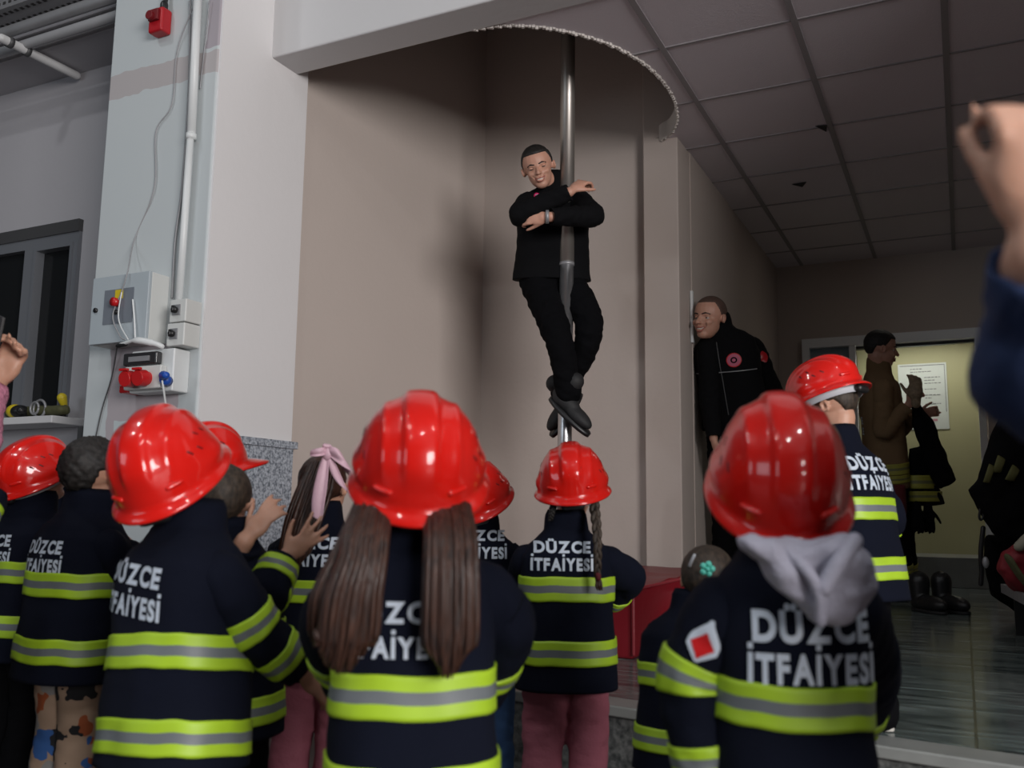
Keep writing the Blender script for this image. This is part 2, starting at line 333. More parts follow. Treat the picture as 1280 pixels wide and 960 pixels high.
M['blueglass'] = mat('frosted_blue_glass', (0.20, 0.27, 0.32), 0.25)
M['hose'] = mat('olive_canvas_hose', (0.085, 0.085, 0.035), 0.8, bump=0.5, bs=60)
M['redcord'] = mat('dark_red_boot', (0.13, 0.02, 0.03), 0.45)
# ================================================================== SETTING
ZP = CAMZ-0.53                      # platform level 0.25
ZC = CAMZ+2.18                      # suspended ceiling 2.96
bm = NB(); bx(bm, -9, 9, -7, 4.2, -0.12, 0.0); struct('floor', bm, M['epoxy'])
# raised platform with a polished floor and a stone edge
PE = [(-2.93, 2.86), (-1.20, 2.575), (0.09, 2.365), (3.2, 1.86)]
bm = NB(); prism(bm, PE+[(3.2, 8.9), (-2.93, 8.9)], 0.0, ZP-0.03); struct('floor_platform_base', bm, M['grand'])
bm = NB(); prism(bm, [(-2.93, 2.96), (-1.20, 2.675), (0.09, 2.465), (3.2, 1.96), (3.2, 8.9), (-2.93, 8.9)], ZP-0.03, ZP); struct('floor_platform', bm, M['marble'])
bm = NB(); prism(bm, [(x, y-0.015) for x, y in PE]+[(3.2, 1.96), (0.09, 2.465), (-1.20, 2.675), (-2.93, 2.96)], ZP-0.03, ZP+0.001); struct('trim_1', bm, M['lip'], bevel=0.006)
# column
bm = NB(); bx(bm, -3.605, -2.91, 2.89, 3.50, 0, 5.2); struct('wall_column', bm, M['column'], bevel=0.012)
bm = NB(); bx(bm, -2.912, -2.902, 2.898, 3.505, 0, 5.2); struct('wall_column_side', bm, M['side'])
cz = CAMZ+0.29
bm = NB(); bx(bm, -2.902, -2.885, 3.13, 3.50, ZP-0.25, cz); struct('trim_2', bm, M['gran'])
bm = NB(); bx(bm, -2.902, -2.872, 3.11, 3.52, cz, cz+0.035); struct('trim_3', bm, M['gran'], bevel=0.003)
# bay wall with the window opening, beam above
WY = 3.40
wl, wr, wb, wt = -6.4, -4.36, CAMZ+0.475, CAMZ+1.60
bm = NB()
bx(bm, -9, wl, WY, WY+0.25, 0, 3.3); bx(bm, wr, -3.6, WY, WY+0.25, 0, 3.3); bx(bm, wl, wr, WY, WY+0.25, 0, wb); bx(bm, wl, wr, WY, WY+0.25, wt, 3.3)
struct('wall_left', bm, M['baywall'])
bm = NB(); bx(bm, -9, -3.55, 3.12, 3.70, CAMZ+2.5, CAMZ+2.62); bx(bm, -9, -3.55, 3.15, 3.70, CAMZ+2.62, 5.2); struct('trim_4', bm, M['baywall'])
bm = NB(); bx(bm, -9, -3.55, WY+0.26, WY+2.0, 0, 3.2); 
bm.free()
# front beam over the platform
bm = NB(); bx(bm, -2.93, 3.2, 3.23, 3.425, ZC-0.01, 5.2); struct('wall_beam', bm, M['wallwhite'], bevel=0.01)
# pole recess: left wall, back wall, pier, all rising past the ceiling opening
bm = NB(); prism(bm, [(-2.955, 3.50), (-2.70, 5.10), (-2.86, 5.25), (-3.2, 5.25), (-3.2, 3.50)], 0, 4.7); struct('wall_recess_side', bm, M['wall'])
bm = NB(); bx(bm, -2.9, -1.60, 5.07, 5.25, 0, 4.7); struct('wall_recess_back', bm, M['wall'])
bm = NB(); bx(bm, -1.60, -1.39, 4.98, 5.25, 0, 4.7); struct('wall_pier', bm, M['wall'], bevel=0.008)
bm = NB(); bx(bm, -1.60, -1.385, 5.24, 8.3, 0, 3.1); struct('wall_corridor', bm, M['wall'])
bm = NB(); bx(bm, -1.6, -1.12-0.06, 8.12, 8.4, 0, 3.1); bx(bm, 0.21, 3.4, 8.12, 8.4, 0, 3.1); bx(bm, -1.18, 0.21, 8.12, 8.2, CAMZ+1.50, 3.1); bx(bm, -1.18, 0.21, 8.8, 8.85, 0, 3.1); bx(bm, -1.18, 0.21, 8.12, 8.4, 0, CAMZ-0.33); struct('wall_back', bm, M['wall'])
bm = NB(); bx(bm, 0.85, 1.0, 2.62, 8.4, 0, 5.2); struct('wall_right_blocker', bm, M['wall'])  # out-of-view wall, placed to block side light and keep the corridor dark
# ceiling with the pole hole
arc = [(590, 38), (612, 33), (640, 31), (682, 34), (722, 42), (760, 54), (795, 72), (820, 92), (838, 115), (845, 135), (845, 152), (838, 166), (826, 174), (815, 180)]
AP = [onZ(x, y, ZC) for x, y in arc]; AP[0].y = 3.42; AP[-1].y = 5.06
hole = [(-2.95, 3.42)]+[(p.x, p.y) for p in AP]+[(-1.6, 5.07), (-2.95, 5.07)]
cp = [(p.x, p.y) for p in AP]
bm = NB()
# ceiling slab = strips between the arc and the right-hand edge
prism(bm, cp+[(-1.6, 5.07), (-1.6, 5.0), (-1.39, 5.0), (-1.39, 8.3), (3.2, 8.3), (3.2, 3.42)], ZC, ZC+0.015)
ce = struct('ceiling', bm, M['tile']); bpy.context.view_layer.update()
bmx = NB(); bmx.from_mesh(ce.data); bmesh.ops.triangulate(bmx, faces=bmx.faces); bmx.to_mesh(ce.data); bmx.free()
def inhole(x, y):
    c = False; n = len(hole)
    for i in range(n):
        x1, y1 = hole[i]; x2, y2 = hole[(i+1) % n]
        if (y1 > y) != (y2 > y) and x < (x2-x1)*(y-y1)/(y2-y1)+x1: c = not c
    return c or (x < -1.385 and y > 4.98) or y < 3.43 or x < -1.95
gx = [-1.166+0.6*k for k in range(-1, 7)]; gy = [3.335+0.613*k for k in range(0, 9)]
bm = NB(); hb = 0.012
for x in gx:
    y = 3.43
    while y < 8.3:
        if not inhole(x, y+0.03): bx(bm, x-hb*1.2, x+hb*1.2, y, y+0.061, ZC-0.006, ZC+0.002)
        y += 0.06
for y in gy:
    x = -1.94
    while x < 3.1:
        if not inhole(x+0.03, y): bx(bm, x, x+0.061, y-hb*0.6, y+hb*0.6, ZC-0.005, ZC+0.002)
        x += 0.06
grid = obj('ceiling_grid', bm, M['grid'], ce, False, local=True)
# broken tile corners (dark gaps over the tiles)
bm = NB()
p = [onZ(1019, 158, ZC-0.008), onZ(1034, 157, ZC-0.008), onZ(1033, 165, ZC-0.008), onZ(1027, 162, ZC-0.008)]; prism(bm, p, ZC-0.008, ZC-0.004)
p = [onZ(990, 231, ZC-0.008), onZ(1008, 228, ZC-0.008), onZ(1003, 234, ZC-0.008)]; prism(bm, p, ZC-0.008, ZC-0.004)
obj('broken_tile_corner', bm, M['dark'], ce, False, local=True)
# jagged plaster rim of the hole
bm = NB(); path = smoothpath([(p.x, p.y, ZC) for p in AP], 10)
cx0, cy0 = -2.0, 4.25
for i in range(len(path)-1):
    a, b = path[i], path[i+1]; n = Vector((a.x-cx0, a.y-cy0, 0)).normalized(); r1 = 0.005+0.006*((i*7) % 3)/2
    lo = ZC-0.008-0.007*((i*5) % 4)/3
    bx(bm, -0.004, r1, -0.5*(b-a).length*0.85, 0.5*(b-a).length*0.85, lo-ZC, 0.09, Matrix.Translation((a+b)/2)@Matrix.Rotation(math.atan2(n.y, n.x), 4, 'Z'))
struct('trim_5', bm, mat('raw_plaster_edge', (0.62, 0.58, 0.54), 0.8))
# upper storey above the hole
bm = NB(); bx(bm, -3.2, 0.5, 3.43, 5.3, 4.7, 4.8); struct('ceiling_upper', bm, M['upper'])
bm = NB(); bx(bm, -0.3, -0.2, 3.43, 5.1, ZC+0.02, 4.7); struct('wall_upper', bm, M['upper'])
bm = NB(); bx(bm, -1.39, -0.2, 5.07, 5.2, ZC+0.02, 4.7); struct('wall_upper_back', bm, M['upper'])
# unseen garage ceiling far above the bay, added to keep off overhead world light
bm = NB(); bx(bm, -9, 9, -7, 3.2, 5.2, 5.3); struct('ceiling_bay_blocker', bm, mat('dim_bay_ceiling', (.16, .16, .17), .8))
# window
def win():
    e = empty('window_1', (wl, WY, wb), None, None); e['kind'] = 'structure'
    bm = NB(); y0, y1 = WY-0.03, WY+0.06
    bx(bm, wl, wr, y0, y1, wt-0.07, wt)
    obj('header_rail', bm, M['aludark'], e, False)
    bm = NB(); zt = wt-0.07
    bx(bm, wl, wr, y0+0.01, y1, zt-0.06, zt); bx(bm, wl, wr, y0+0.01, y1, wb, wb+0.05)
    for x in (-6.4, -5.42, -4.97-0.02): pass
    xm = onY(35, 400, WY).x
    for x, hw in ((wl+0.03, 0.03), (xm, 0.045), (wr-0.015, 0.015), (xm-0.75, 0.03)): bx(bm, x-hw, x+hw, y0+0.005, y1, wb+0.05, zt-0.06)
    obj('window_frame', bm, M['alu'], e, False)
    bm = NB()
    for a, b in ((xm+0.045, wr-0.03),):
        s = 0.022; bx(bm, a, b, y0-0.005, y1-0.02, zt-0.06-s, zt-0.06); bx(bm, a, b, y0-0.005, y1-0.02, wb+0.05, wb+0.05+s); bx(bm, a, a+s, y0-0.005, y1-0.02, wb+0.05+s, zt-0.06-s); bx(bm, b-s, b, y0-0.005, y1-0.02, wb+0.05+s, zt-0.06-s)
    obj('window_sash', bm, M['alu'], e, False)
    bm = NB(); bx(bm, wl+0.02, wr-0.02, WY+0.02, WY+0.03, wb+0.02, zt-0.02); obj('pane', bm, M['glass'], e, False)
win()
bm = NB(); bx(bm, -6.5, -4.2, 3.18, WY+0.0, wb-0.045, wb-0.005); struct('trim_6', bm, M['wallwhite'], bevel=0.006)
# ------------------------------------------------------------------ door at the back
bm = NB(); DX0, DX1 = -1.12, 0.147
d = empty('door_1', (-0.5, 8.1, ZP), None, None); d['kind'] = 'structure'
zt = CAMZ+1.46
bx(bm, DX0-0.06, DX0, 8.06, 8.14, CAMZ-0.30, zt-0.03); bx(bm, DX1, DX1+0.05, 8.06, 8.14, CAMZ-0.30, zt-0.03); bx(bm, DX0-0.06, DX1+0.05, 8.06, 8.14, zt-0.03, zt+0.05); bx(bm, -0.80, -0.75, 8.07, 8.13, CAMZ-0.30, zt-0.03)
obj('door_frame', bm, M['doorframe'], d, False)
bm = NB(); bx(bm, -0.80, DX1+0.05, 8.75, 8.79, CAMZ-0.33, zt+0.10); obj('door_leaf', bm, M['door'], d, False)
bm = NB(); bx(bm, DX0, -0.80, 8.12, 8.14, CAMZ-0.30, zt-0.03); obj('side_panel', bm, M['blueglass'], d, False)
bm = NB(); bx(bm, -0.76, DX1, 8.13, 8.19, zt-0.055, zt-0.03); obj('header_shade_strip', bm, M['black'], d, False)  # black strip standing in for the shade under the frame top
bm = NB(); bx(bm, DX0-0.06, DX1+0.05, 7.98, 8.75, ZP, CAMZ-0.30); struct('trim_7', bm, M['lip'], bevel=0.004)
bm = NB(); bx(bm, -1.25, -1.18, 8.2, 8.85, 0, 3.1); bx(bm, 0.20, 0.26, 8.2, 8.85, 0, 3.1); bx(bm, -1.25, 0.26, 8.2, 8.85, CAMZ+1.62, CAMZ+1.66); struct('wall_doorway', bm, M['wall'])
# poster on the door
P0, P1 = onY(1122, 456, 8.74), onY(1187, 536, 8.74)
ps = empty('poster', (P0.x, 8.74, P1.z), 'white notice sheet with lines of small text taped to the olive door', 'poster')
bm = NB(); bx(bm, P0.x, P1.x, 8.742, 8.748, P1.z, P0.z); obj('sheet', bm, M['paper'], ps, False)
bm = NB(); 
for a in ((P0.x+0.015, P1.x-0.015, P0.z-0.02, P0.z-0.015), (P1.x-0.018, P1.x-0.014, P1.z+0.15, P0.z-0.015)): bx(bm, a[0], a[1], 8.739, 8.742, a[2], a[3])
rr = random.Random(3); z = P0.z-0.045
cxp = P0.x+0.08
for k in range(16):
    wln = (0.10, 0.18, 0.0, 0.13, 0.09, 0.14, 0.0, 0.09, 0.0, 0.12, 0.06, 0.0, 0.13, 0.0, 0.0, 0.11)[k]; x = cxp+(0.02 if k < 2 else 0.13)
    while wln > 0.01:
        q = 0.01+0.02*rr.random(); bx(bm, x, x+q, 8.740, 8.742, z-0.006, z); x += q+0.006; wln -= q+0.006
    z -= 0.026
obj('printed_text', bm, M['ink'], ps, False)
bm = NB(); bx(bm, P1.x-0.24, P1.x-0.09, 8.740, 8.742, P1.z+0.07, P1.z+0.09); obj('pink_strip', bm, M['inkpink'], ps, False)
# ------------------------------------------------------------------ pole and landing mat
PX, PY = -1.757, 4.20
po = empty('fire_pole', (PX, PY, ZP), 'tall polished steel sliding pole rising through the round ceiling hole', 'pole')
bm = NB(); tube(bm, [(PX-0.012, PY, ZP+0.25), (PX-0.006, PY, 1.2), (PX, PY, CAMZ+1.26)], 0.0355, 28, False); obj('lower_pole', bm, M['steel'], po)
bm = NB(); tube(bm, [(PX, PY, CAMZ+1.26), (PX+0.004, PY, 4.7)], 0.038, 28, False); obj('upper_pole', bm, M['steelshade'], po)
bm = NB(); tube(bm, [(PX, PY, CAMZ+1.252), (PX, PY, CAMZ+1.268)], 0.0392, 28, False); obj('joint_ring', bm, M['galv'], po)
mt = empty('landing_mat', (-1.8, 4.1, ZP), 'red vinyl crash mat lying round the foot of the steel pole', 'mat')
bm = NB(); bx(bm, -2.55, -1.12, 3.32, 4.86, ZP, ZP+0.262)
bmesh.ops.subdivide_edges(bm, edges=bm.edges, cuts=14, use_grid_fill=True)
for v in bm.verts:
    if v.co.z > ZP+0.2: v.co.z -= 0.012*noise.noise(v.co*5)+0.010*abs(math.sin(v.co.y*14))
    v.co.x += 0.012*noise.noise(v.co*6+Vector((5, 0, 0))); v.co.y += 0.010*noise.noise(v.co*6)
mo = obj('cushion', bm, M['mat'], mt); b = mo.modifiers.new('b', 'BEVEL'); b.width = 0.012; b.segments = 3; b.limit_method = 'ANGLE'; b.angle_limit = 0.8
bm = NB(); tube(bm, [(-1.11, 3.9, ZP+0.2), (-1.095, 3.92, ZP+0.18), (-1.10, 3.94, ZP+0.13)], 0.005, 8); obj('tie_cord', bm, M['strap'], mt)
bm = NB(); tube(bm, [(-1.115, 3.315, ZP+0.02), (-1.115, 3.315, ZP+0.245)], 0.007, 8); tube(bm, [(-1.115, 3.33, ZP+0.255), (-1.115, 4.83, ZP+0.255)], 0.006, 8); tube(bm, [(-2.5, 3.315, ZP+0.255), (-1.13, 3.315, ZP+0.255)], 0.006, 8); obj('piping', bm, mat('red_piping', (0.28, 0.03, 0.04), 0.4), mt)
# ------------------------------------------------------------------ things on the column
FY = 2.775
pb = empty('control_panel', (-3.3, 2.89, CAMZ+0.71), 'grey metal electrical control cabinet with yellow and red emergency button, mounted on column', 'electrical cabinet')
x0, x1, z0, z1 = -3.465, -3.115, CAMZ+0.715, CAMZ+1.02
bm = NB(); bx(bm, x0+0.004, x1-0.004, FY+0.02, 2.892, z0, z1); obj('housing', bm, M['panelside'], pb, False, bevel=0.004)
bm = NB(); bx(bm, x0, x1, FY, FY+0.018, z0, z1); pd = obj('door', bm, M['panel'], pb, False, bevel=0.004)
bm = NB(); tube(bm, [(x0+0.035, FY-0.008, z0+0.155), (x0+0.035, FY+0.005, z0+0.155)], 0.011, 14, False); obj('lock', bm, M['black'], pd)
bm = NB(); bx(bm, x0+0.085, x1-0.085, FY-0.003, FY+0.002, z0+0.085, z1-0.065); fp = obj('face_plate', bm, M['paneldark'], pd, False)
bm = NB(); bx(bm, -3.31, -3.265, FY-0.007, FY-0.003, z0+0.195, z0+0.235); obj('yellow_label', bm, M['yellow'], pd, False)
bm = NB(); tube(bm, [(-3.295, FY-0.03, z0+0.178), (-3.295, FY, z0+0.178)], 0.019, 18, False); obj('emergency_button', bm, M['redp'], pd)
bm = NB(); tube(bm, [(-3.295, FY-0.012, z0+0.135), (-3.295, FY, z0+0.135)], 0.010, 14, False); obj('knob', bm, M['black'], pd)
# two switch boxes
for k, (zz, lab) in enumerate(((0.785, 'upper of two white switch boxes with black knob under conduit'), (0.682, 'lower of two white switch boxes with black knob on column'))):
    a, b_ = -3.01+(-0.008*k), -2.915-0.002*k
    e = empty('switch_box', (-2.96, 2.89, CAMZ+zz), lab, 'switch', 'white switch boxes on the column')
    bm = NB(); bx(bm, a, b_, 2.80, 2.892, CAMZ+zz, CAMZ+zz+0.10); obj('housing', bm, M['panelside'], e, False, bevel=0.006)
    bm = NB(); bx(bm, a+0.022, a+0.065, 2.795, 2.80, CAMZ+zz+0.03, CAMZ+zz+0.075); pl = obj('plate', bm, M['galv'], e, False)
    bm = NB(); tube(bm, [(a+0.043, 2.778, CAMZ+zz+0.052), (a+0.043, 2.797, CAMZ+zz+0.052)], 0.013, 16, False); bx(bm, a+0.039, a+0.047, 2.772, 2.79, CAMZ+zz+0.037, CAMZ+zz+0.067); obj('knob', bm, M['black'], e)
# socket distribution box
e = empty('socket_box', (-3.1, 2.89, CAMZ+0.49), 'white distribution box with smoked cover over two red sockets and blue socket', 'socket box')
X0, X1 = -3.22, -3.0
bm = NB(); bx(bm, X0, X1+0.035, 2.80, 2.892, CAMZ+0.49, CAMZ+0.675); obj('housing', bm, M['white'], e, False, bevel=0.008)
bm = NB(); bx(bm, X0+0.005, X1, 2.765, 2.80, CAMZ+0.50, CAMZ+0.60); obj('front_cover', bm, M['panelside'], e, False, bevel=0.006)
bm = NB(); bx(bm, X0-0.01, X1-0.03, 2.765, 2.80, CAMZ+0.605, CAMZ+0.66, None); cv = obj('smoked_cover', bm, mat('smoked_cover', (0.03, 0.03, 0.032), 0.12), e, False, bevel=0.008)
bm = NB(); bx(bm, X0+0.03, X1-0.07, 2.76, 2.766, CAMZ+0.62, CAMZ+0.642); obj('breaker_row', bm, M['galv'], cv, False)
for xx in (-3.15, -3.075):
    bm = NB(); tube(bm, [(xx, 2.79, CAMZ+0.545), (xx, 2.755, CAMZ+0.543), (xx, 2.75, CAMZ+0.543), (xx, 2.71, CAMZ+0.538)], [0.030, 0.030, 0.036, 0.034], 20, False); s = obj('red_socket', bm, M['redp'], e, bevel=0.003)
    bm = NB(); bx(bm, xx-0.022, xx+0.022, 2.70, 2.715, CAMZ+0.572, CAMZ+0.582); obj('lid', bm, M['redp'], s, False)
bm = NB(); bx(bm, X0-0.06, X0-0.002, 2.80, 2.892, CAMZ+0.495, CAMZ+0.585); rb = obj('red_side_socket', bm, M['redp'], e, False, bevel=0.005)
bm = NB(); bx(bm, X0-0.048, X0-0.018, 2.796, 2.801, CAMZ+0.525, CAMZ+0.55); obj('label_plate', bm, M['white'], rb, False)
bm = NB(); tube(bm, [(X1+0.02, 2.79, CAMZ+0.53), (X1+0.035, 2.755, CAMZ+0.535)], 0.022, 16, False); tube(bm, [(X1+0.035, 2.75, CAMZ+0.548), (X1+0.065, 2.735, CAMZ+0.545)], [0.02, 0.016], 12); obj('blue_socket', bm, M['bluep'], e)
bm = NB(); tube(bm, smoothpath([(X1+0.03, 2.75, CAMZ+0.525), (X1+0.03, 2.76, CAMZ+0.49), (X1+0.015, 2.80, CAMZ+0.40), (X1+0.02, 2.86, CAMZ+0.2)]), 0.0045, 8); tag(obj('power_cable', bm, M['white']), 'short white cable hanging down from the blue socket', 'cable')
# adapter sitting between cabinet and socket box, with looping wires
ad = empty('power_adapter', (-3.1, 2.8, CAMZ+0.685), 'flat white adapter resting on top of the socket box', 'adapter')
bm = NB(); tube(bm, smoothpath([(-3.22, 2.74, CAMZ+0.695), (-3.12, 2.735, CAMZ+0.705), (-3.04, 2.76, CAMZ+0.69), (-3.02, 2.78, CAMZ+0.68)], 5), [0.008]*5+[0.015]*5+[0.012]*6, 12, flat=1.0); obj('shell', bm, M['white'], ad)
bm = NB(); tube(bm, [(-3.235, 2.74, CAMZ+0.69), (-3.19, 2.74, CAMZ+0.695)], 0.010, 10); obj('plug', bm, M['black'], ad)
def cable(pts, r, m, lab, group=None, name='cable'):
    bm = NB(); tube(bm, smoothpath(pts, 8), r, 8); o = obj(name, bm, m); tag(o, lab, 'cable', group); return o
Yc = 2.882
cable([onY(245, 0, 2.86), onY(222, 62, Yc), onY(215, 130, Yc), onY(195, 165, Yc), onY(193, 235, Yc), onY(168, 300, Yc), onY(160, 338, 2.768), onY(152, 365, 2.762), onY(141, 395, 2.762), onY(150, 420, 2.74), onY(157, 425, 2.735)], 0.003, M['pipe'], 'thin grey wire wandering down the column to the cabinet front', name='wire')
cable([onY(152, 366, 2.758), onY(148, 392, 2.755), onY(151, 408, 2.75), onY(160, 424, 2.735)], 0.003, M['white'], 'short white wire looping across the cabinet face', name='wire')
cable([onY(166, 375, 2.766), onY(168, 400, 2.765), onY(169, 424, 2.76)], 0.004, M['white'], 'straight white wire hanging at the right of the cabinet face', name='wire')
cable([onY(147, 430, 2.86), onY(140, 470, Yc), onY(128, 510, Yc), onY(120, 545, Yc)], 0.003, M['aludark'], 'thin dark wire running down below the control cabinet', name='wire')
cable([onY(238, 0, 2.875), onY(236, 110, Yc), onY(228, 230, Yc), onY(219, 300, Yc), onY(215, 372, Yc)], 0.005, M['galv'], 'grey cable running down beside the left edge of white conduit', name='cable')
cable([onY(262, 0, 2.875), onY(257, 50, Yc), onY(250, 110, Yc)], 0.003, M['galv'], 'thin grey cable on right side of the white conduit', name='cable')
bm = NB(); A_, B_ = onY(249, -40, 2.86), onY(239, 170, 2.86); tube(bm, [A_, B_], 0.020, 12, False); tube(bm, [B_-Vector((0.004, 0, 0)), onY(223, 384, 2.86)], 0.0165, 12, False)
tube(bm, [B_+Vector((0.0, 0, 0.01)), B_-Vector((0.0, 0, 0.015))], 0.024, 12, False)
tag(obj('conduit', bm, M['white']), 'white vertical cable conduit fixed to the column above switch boxes', 'conduit')
# siren
sp = onY(200, 28, 2.86)
si = empty('alarm_siren', (sp.x, 2.89, sp.z-0.05), 'red wall alarm siren mounted high on the pale column', 'siren')
bm = NB(); bx(bm, sp.x-0.045, sp.x+0.045, 2.83, 2.892, sp.z-0.06, sp.z+0.06); obj('housing', bm, M['siren'], si, False, bevel=0.012)
bm = NB(); bx(bm, sp.x-0.03, sp.x+0.03, 2.815, 2.832, sp.z-0.01, sp.z+0.045); tube(bm, [(sp.x-0.01, 2.80, sp.z+0.012), (sp.x-0.01, 2.835, sp.z+0.012)], 0.022, 16, False); obj('sounder', bm, mat('dark_red_grille', (0.16, 0.004, 0.008), 0.5), si, False, bevel=0.003)
bm = NB(); tube(bm, [(sp.x+0.02, 2.86, sp.z+0.05), (sp.x+0.022, 2.865, sp.z+0.12), (sp.x+0.03, 2.87, sp.z+0.35)], 0.011, 10); tube(bm, [(sp.x+0.02, 2.86, sp.z+0.055), (sp.x+0.02, 2.86, sp.z+0.085)], 0.018, 10); obj('feed_cable', bm, M['black'], si)
# ------------------------------------------------------------------ pipes and cable tray upper left
ty, tz = 3.0, CAMZ+2.655
tr_ = empty('cable_tray', (-5.5, ty, tz), 'perforated galvanised cable tray running under the bay ceiling', 'cable tray')
bm = NB(); bx(bm, -8, -3.61, ty-0.075, ty+0.075, tz, tz+0.006); bx(bm, -8, -3.61, ty-0.08, ty-0.075, tz, tz+0.06); bx(bm, -8, -3.61, ty+0.075, ty+0.08, tz, tz+0.06); nf = len(bm.faces)
for k in range(72):
    x = -6.9+k*0.045
    bx(bm, x, x+0.022, ty-0.083, ty-0.079, tz+0.022, tz+0.036); bx(bm, x, x+0.022, ty-0.05, ty-0.03, tz-0.002, tz+0.001); bx(bm, x, x+0.022, ty+0.03, ty+0.05, tz-0.002, tz+0.001)
bm.faces.ensure_lookup_table()
for f in bm.faces[nf:]: f.material_index = 1
o = obj('tray', bm, M['galv'], tr_, False); o.data.materials.append(M['dark'])
for k, (py, z, r, lab) in enumerate(((3.0, CAMZ+2.575, 0.03, 'thick grey pipe running just below the cable tray'), (3.03, CAMZ+2.49, 0.026, 'thinner lower grey pipe under the cable tray'))):
    bm = NB(); tube(bm, [(-8, py, z), (-3.64, py, z)], r, 16); o = obj('pipe', bm, M['pipe' if k else 'galv']); tag(o, lab, 'pipe')
b_ = Vector((-4.47, 3.36, CAMZ+2.465))
e = empty('drop_pipe', (b_.x, b_.y, b_.z), 'light grey pipe branch with clamp ending at the beam', 'pipe')
a = Vector((b_.x, 2.90, b_.z)); bm = NB(); tube(bm, [a, b_], 0.024, 16); obj('pipe_run', bm, mat('light_pipe', (0.55, 0.55, 0.55), 0.5), e)
for t in (0.10, 0.32): q = a.lerp(b_, t); bm = NB(); tube(bm, [q-Vector((0, 0.012, 0)), q+Vector((0, 0.012, 0))], 0.031, 16, False); obj('clamp', bm, M['aludark'], e)
# ------------------------------------------------------------------ shelving under the window and the things on the sill
rk = empty('shelf_rack', (-4.9, 3.1, 0), 'dark metal shelf rack standing under the bay window', 'shelf')
for z in (0.2, 0.50, 0.72, 0.92):
    bm = NB(); bx(bm, -6.3, -3.72, 2.98, 3.36, z, z+0.03); obj('shelf', bm, M['pipe'], rk, False, bevel=0.003)
for x in (-6.28, -5.0, -3.76):
    for y in (2.99, 3.33): bm = NB(); bx(bm, x, x+0.035, y, y+0.03, 0, 1.16); obj('post', bm, M['aludark'], rk, False)
rk2 = [(-4.35, 0.231, 0.2, 'wallwhite'), (-4.75, 0.531, 0.15, 'black'), (-4.2, 0.751, 0.13, 'navy'), (-5.1, 0.231, 0.18, 'black')]
for k, (x, z, h, m) in enumerate(rk2):
    bm = NB(); bx(bm, x, x+0.3, 3.03, 3.28, z, z+h); tag(obj('storage_box', bm, M[m], bevel=0.015, smooth=False), ('pale grey box on lowest rack shelf behind the children', 'black box on the second rack shelf', 'dark blue box on the top rack shelf', 'black box at left end of lowest rack shelf')[k], 'box')
# sill items
q = onY(60, 521, 3.25); zs = wb-0.005
bm = NB(); tube(bm, smoothpath([(-4.65, 3.27, zs+0.035), (-4.5, 3.27, zs+0.04), (-4.38, 3.27, zs+0.038), (-4.22, 3.26, zs+0.035)], 5), [0.034]*16, 14, flat=0.8); o = obj('rolled_hose', bm, M['hose']); wrinkle(o.data, 0.006, 30); tag(o, 'olive canvas roll lying on window sill', 'hose roll')
pr = onY(46, 515, 3.24); rg = empty('coupling_ring', (pr.x, 3.25, zs), 'silver hose coupling standing on the sill beside olive roll', 'hose coupling')
bm = NB()
for rr_, tt in ((0.046, 0.007), (0.032, 0.006)):
    cc = Vector((pr.x+0.02, 3.24-(0.03 if rr_ < 0.04 else 0), zs+0.046)); tube(bm, [cc+Vector((rr_*math.cos(a/24*6.2832), 0, rr_*math.sin(a/24*6.2832))) for a in range(25)], tt, 8, False)
obj('ring', bm, M['galv'], rg)
g = empty('face_mask', (onY(20, 520, 3.24).x, 3.24, zs), 'yellow and black breathing mask lying at left end of sill', 'mask')
c = Vector((onY(18, 520, 3.24).x, 3.24, zs+0.04)); bm = NB(); ell(bm, c, (0.05, 0.04, 0.038)); obj('yellow_shell', bm, M['yellow'], g)
bm = NB(); ell(bm, c+Vector((0.055, -0.01, -0.004)), (0.05, 0.045, 0.035)); tube(bm, [c+Vector((0.09, -0.03, 0)), c+Vector((0.12, -0.05, -0.005))], 0.022, 12); obj('visor', bm, M['black'], g)
g = empty('hand_torch', (-4.36, 3.33, zs), 'small yellow and black torch upright against the window glass', 'torch')
q = onY(79, 518, 3.30); bm = NB(); tube(bm, [(q.x, 3.30, zs+0.005), (q.x, 3.30, zs+0.09)], 0.016, 12); obj('handle', bm, M['black'], g)
bm = NB(); tube(bm, [(q.x, 3.30, zs+0.07), (q.x, 3.285, zs+0.105)], [0.018, 0.026], 14); obj('lamp_head', bm, M['yellow'], g)
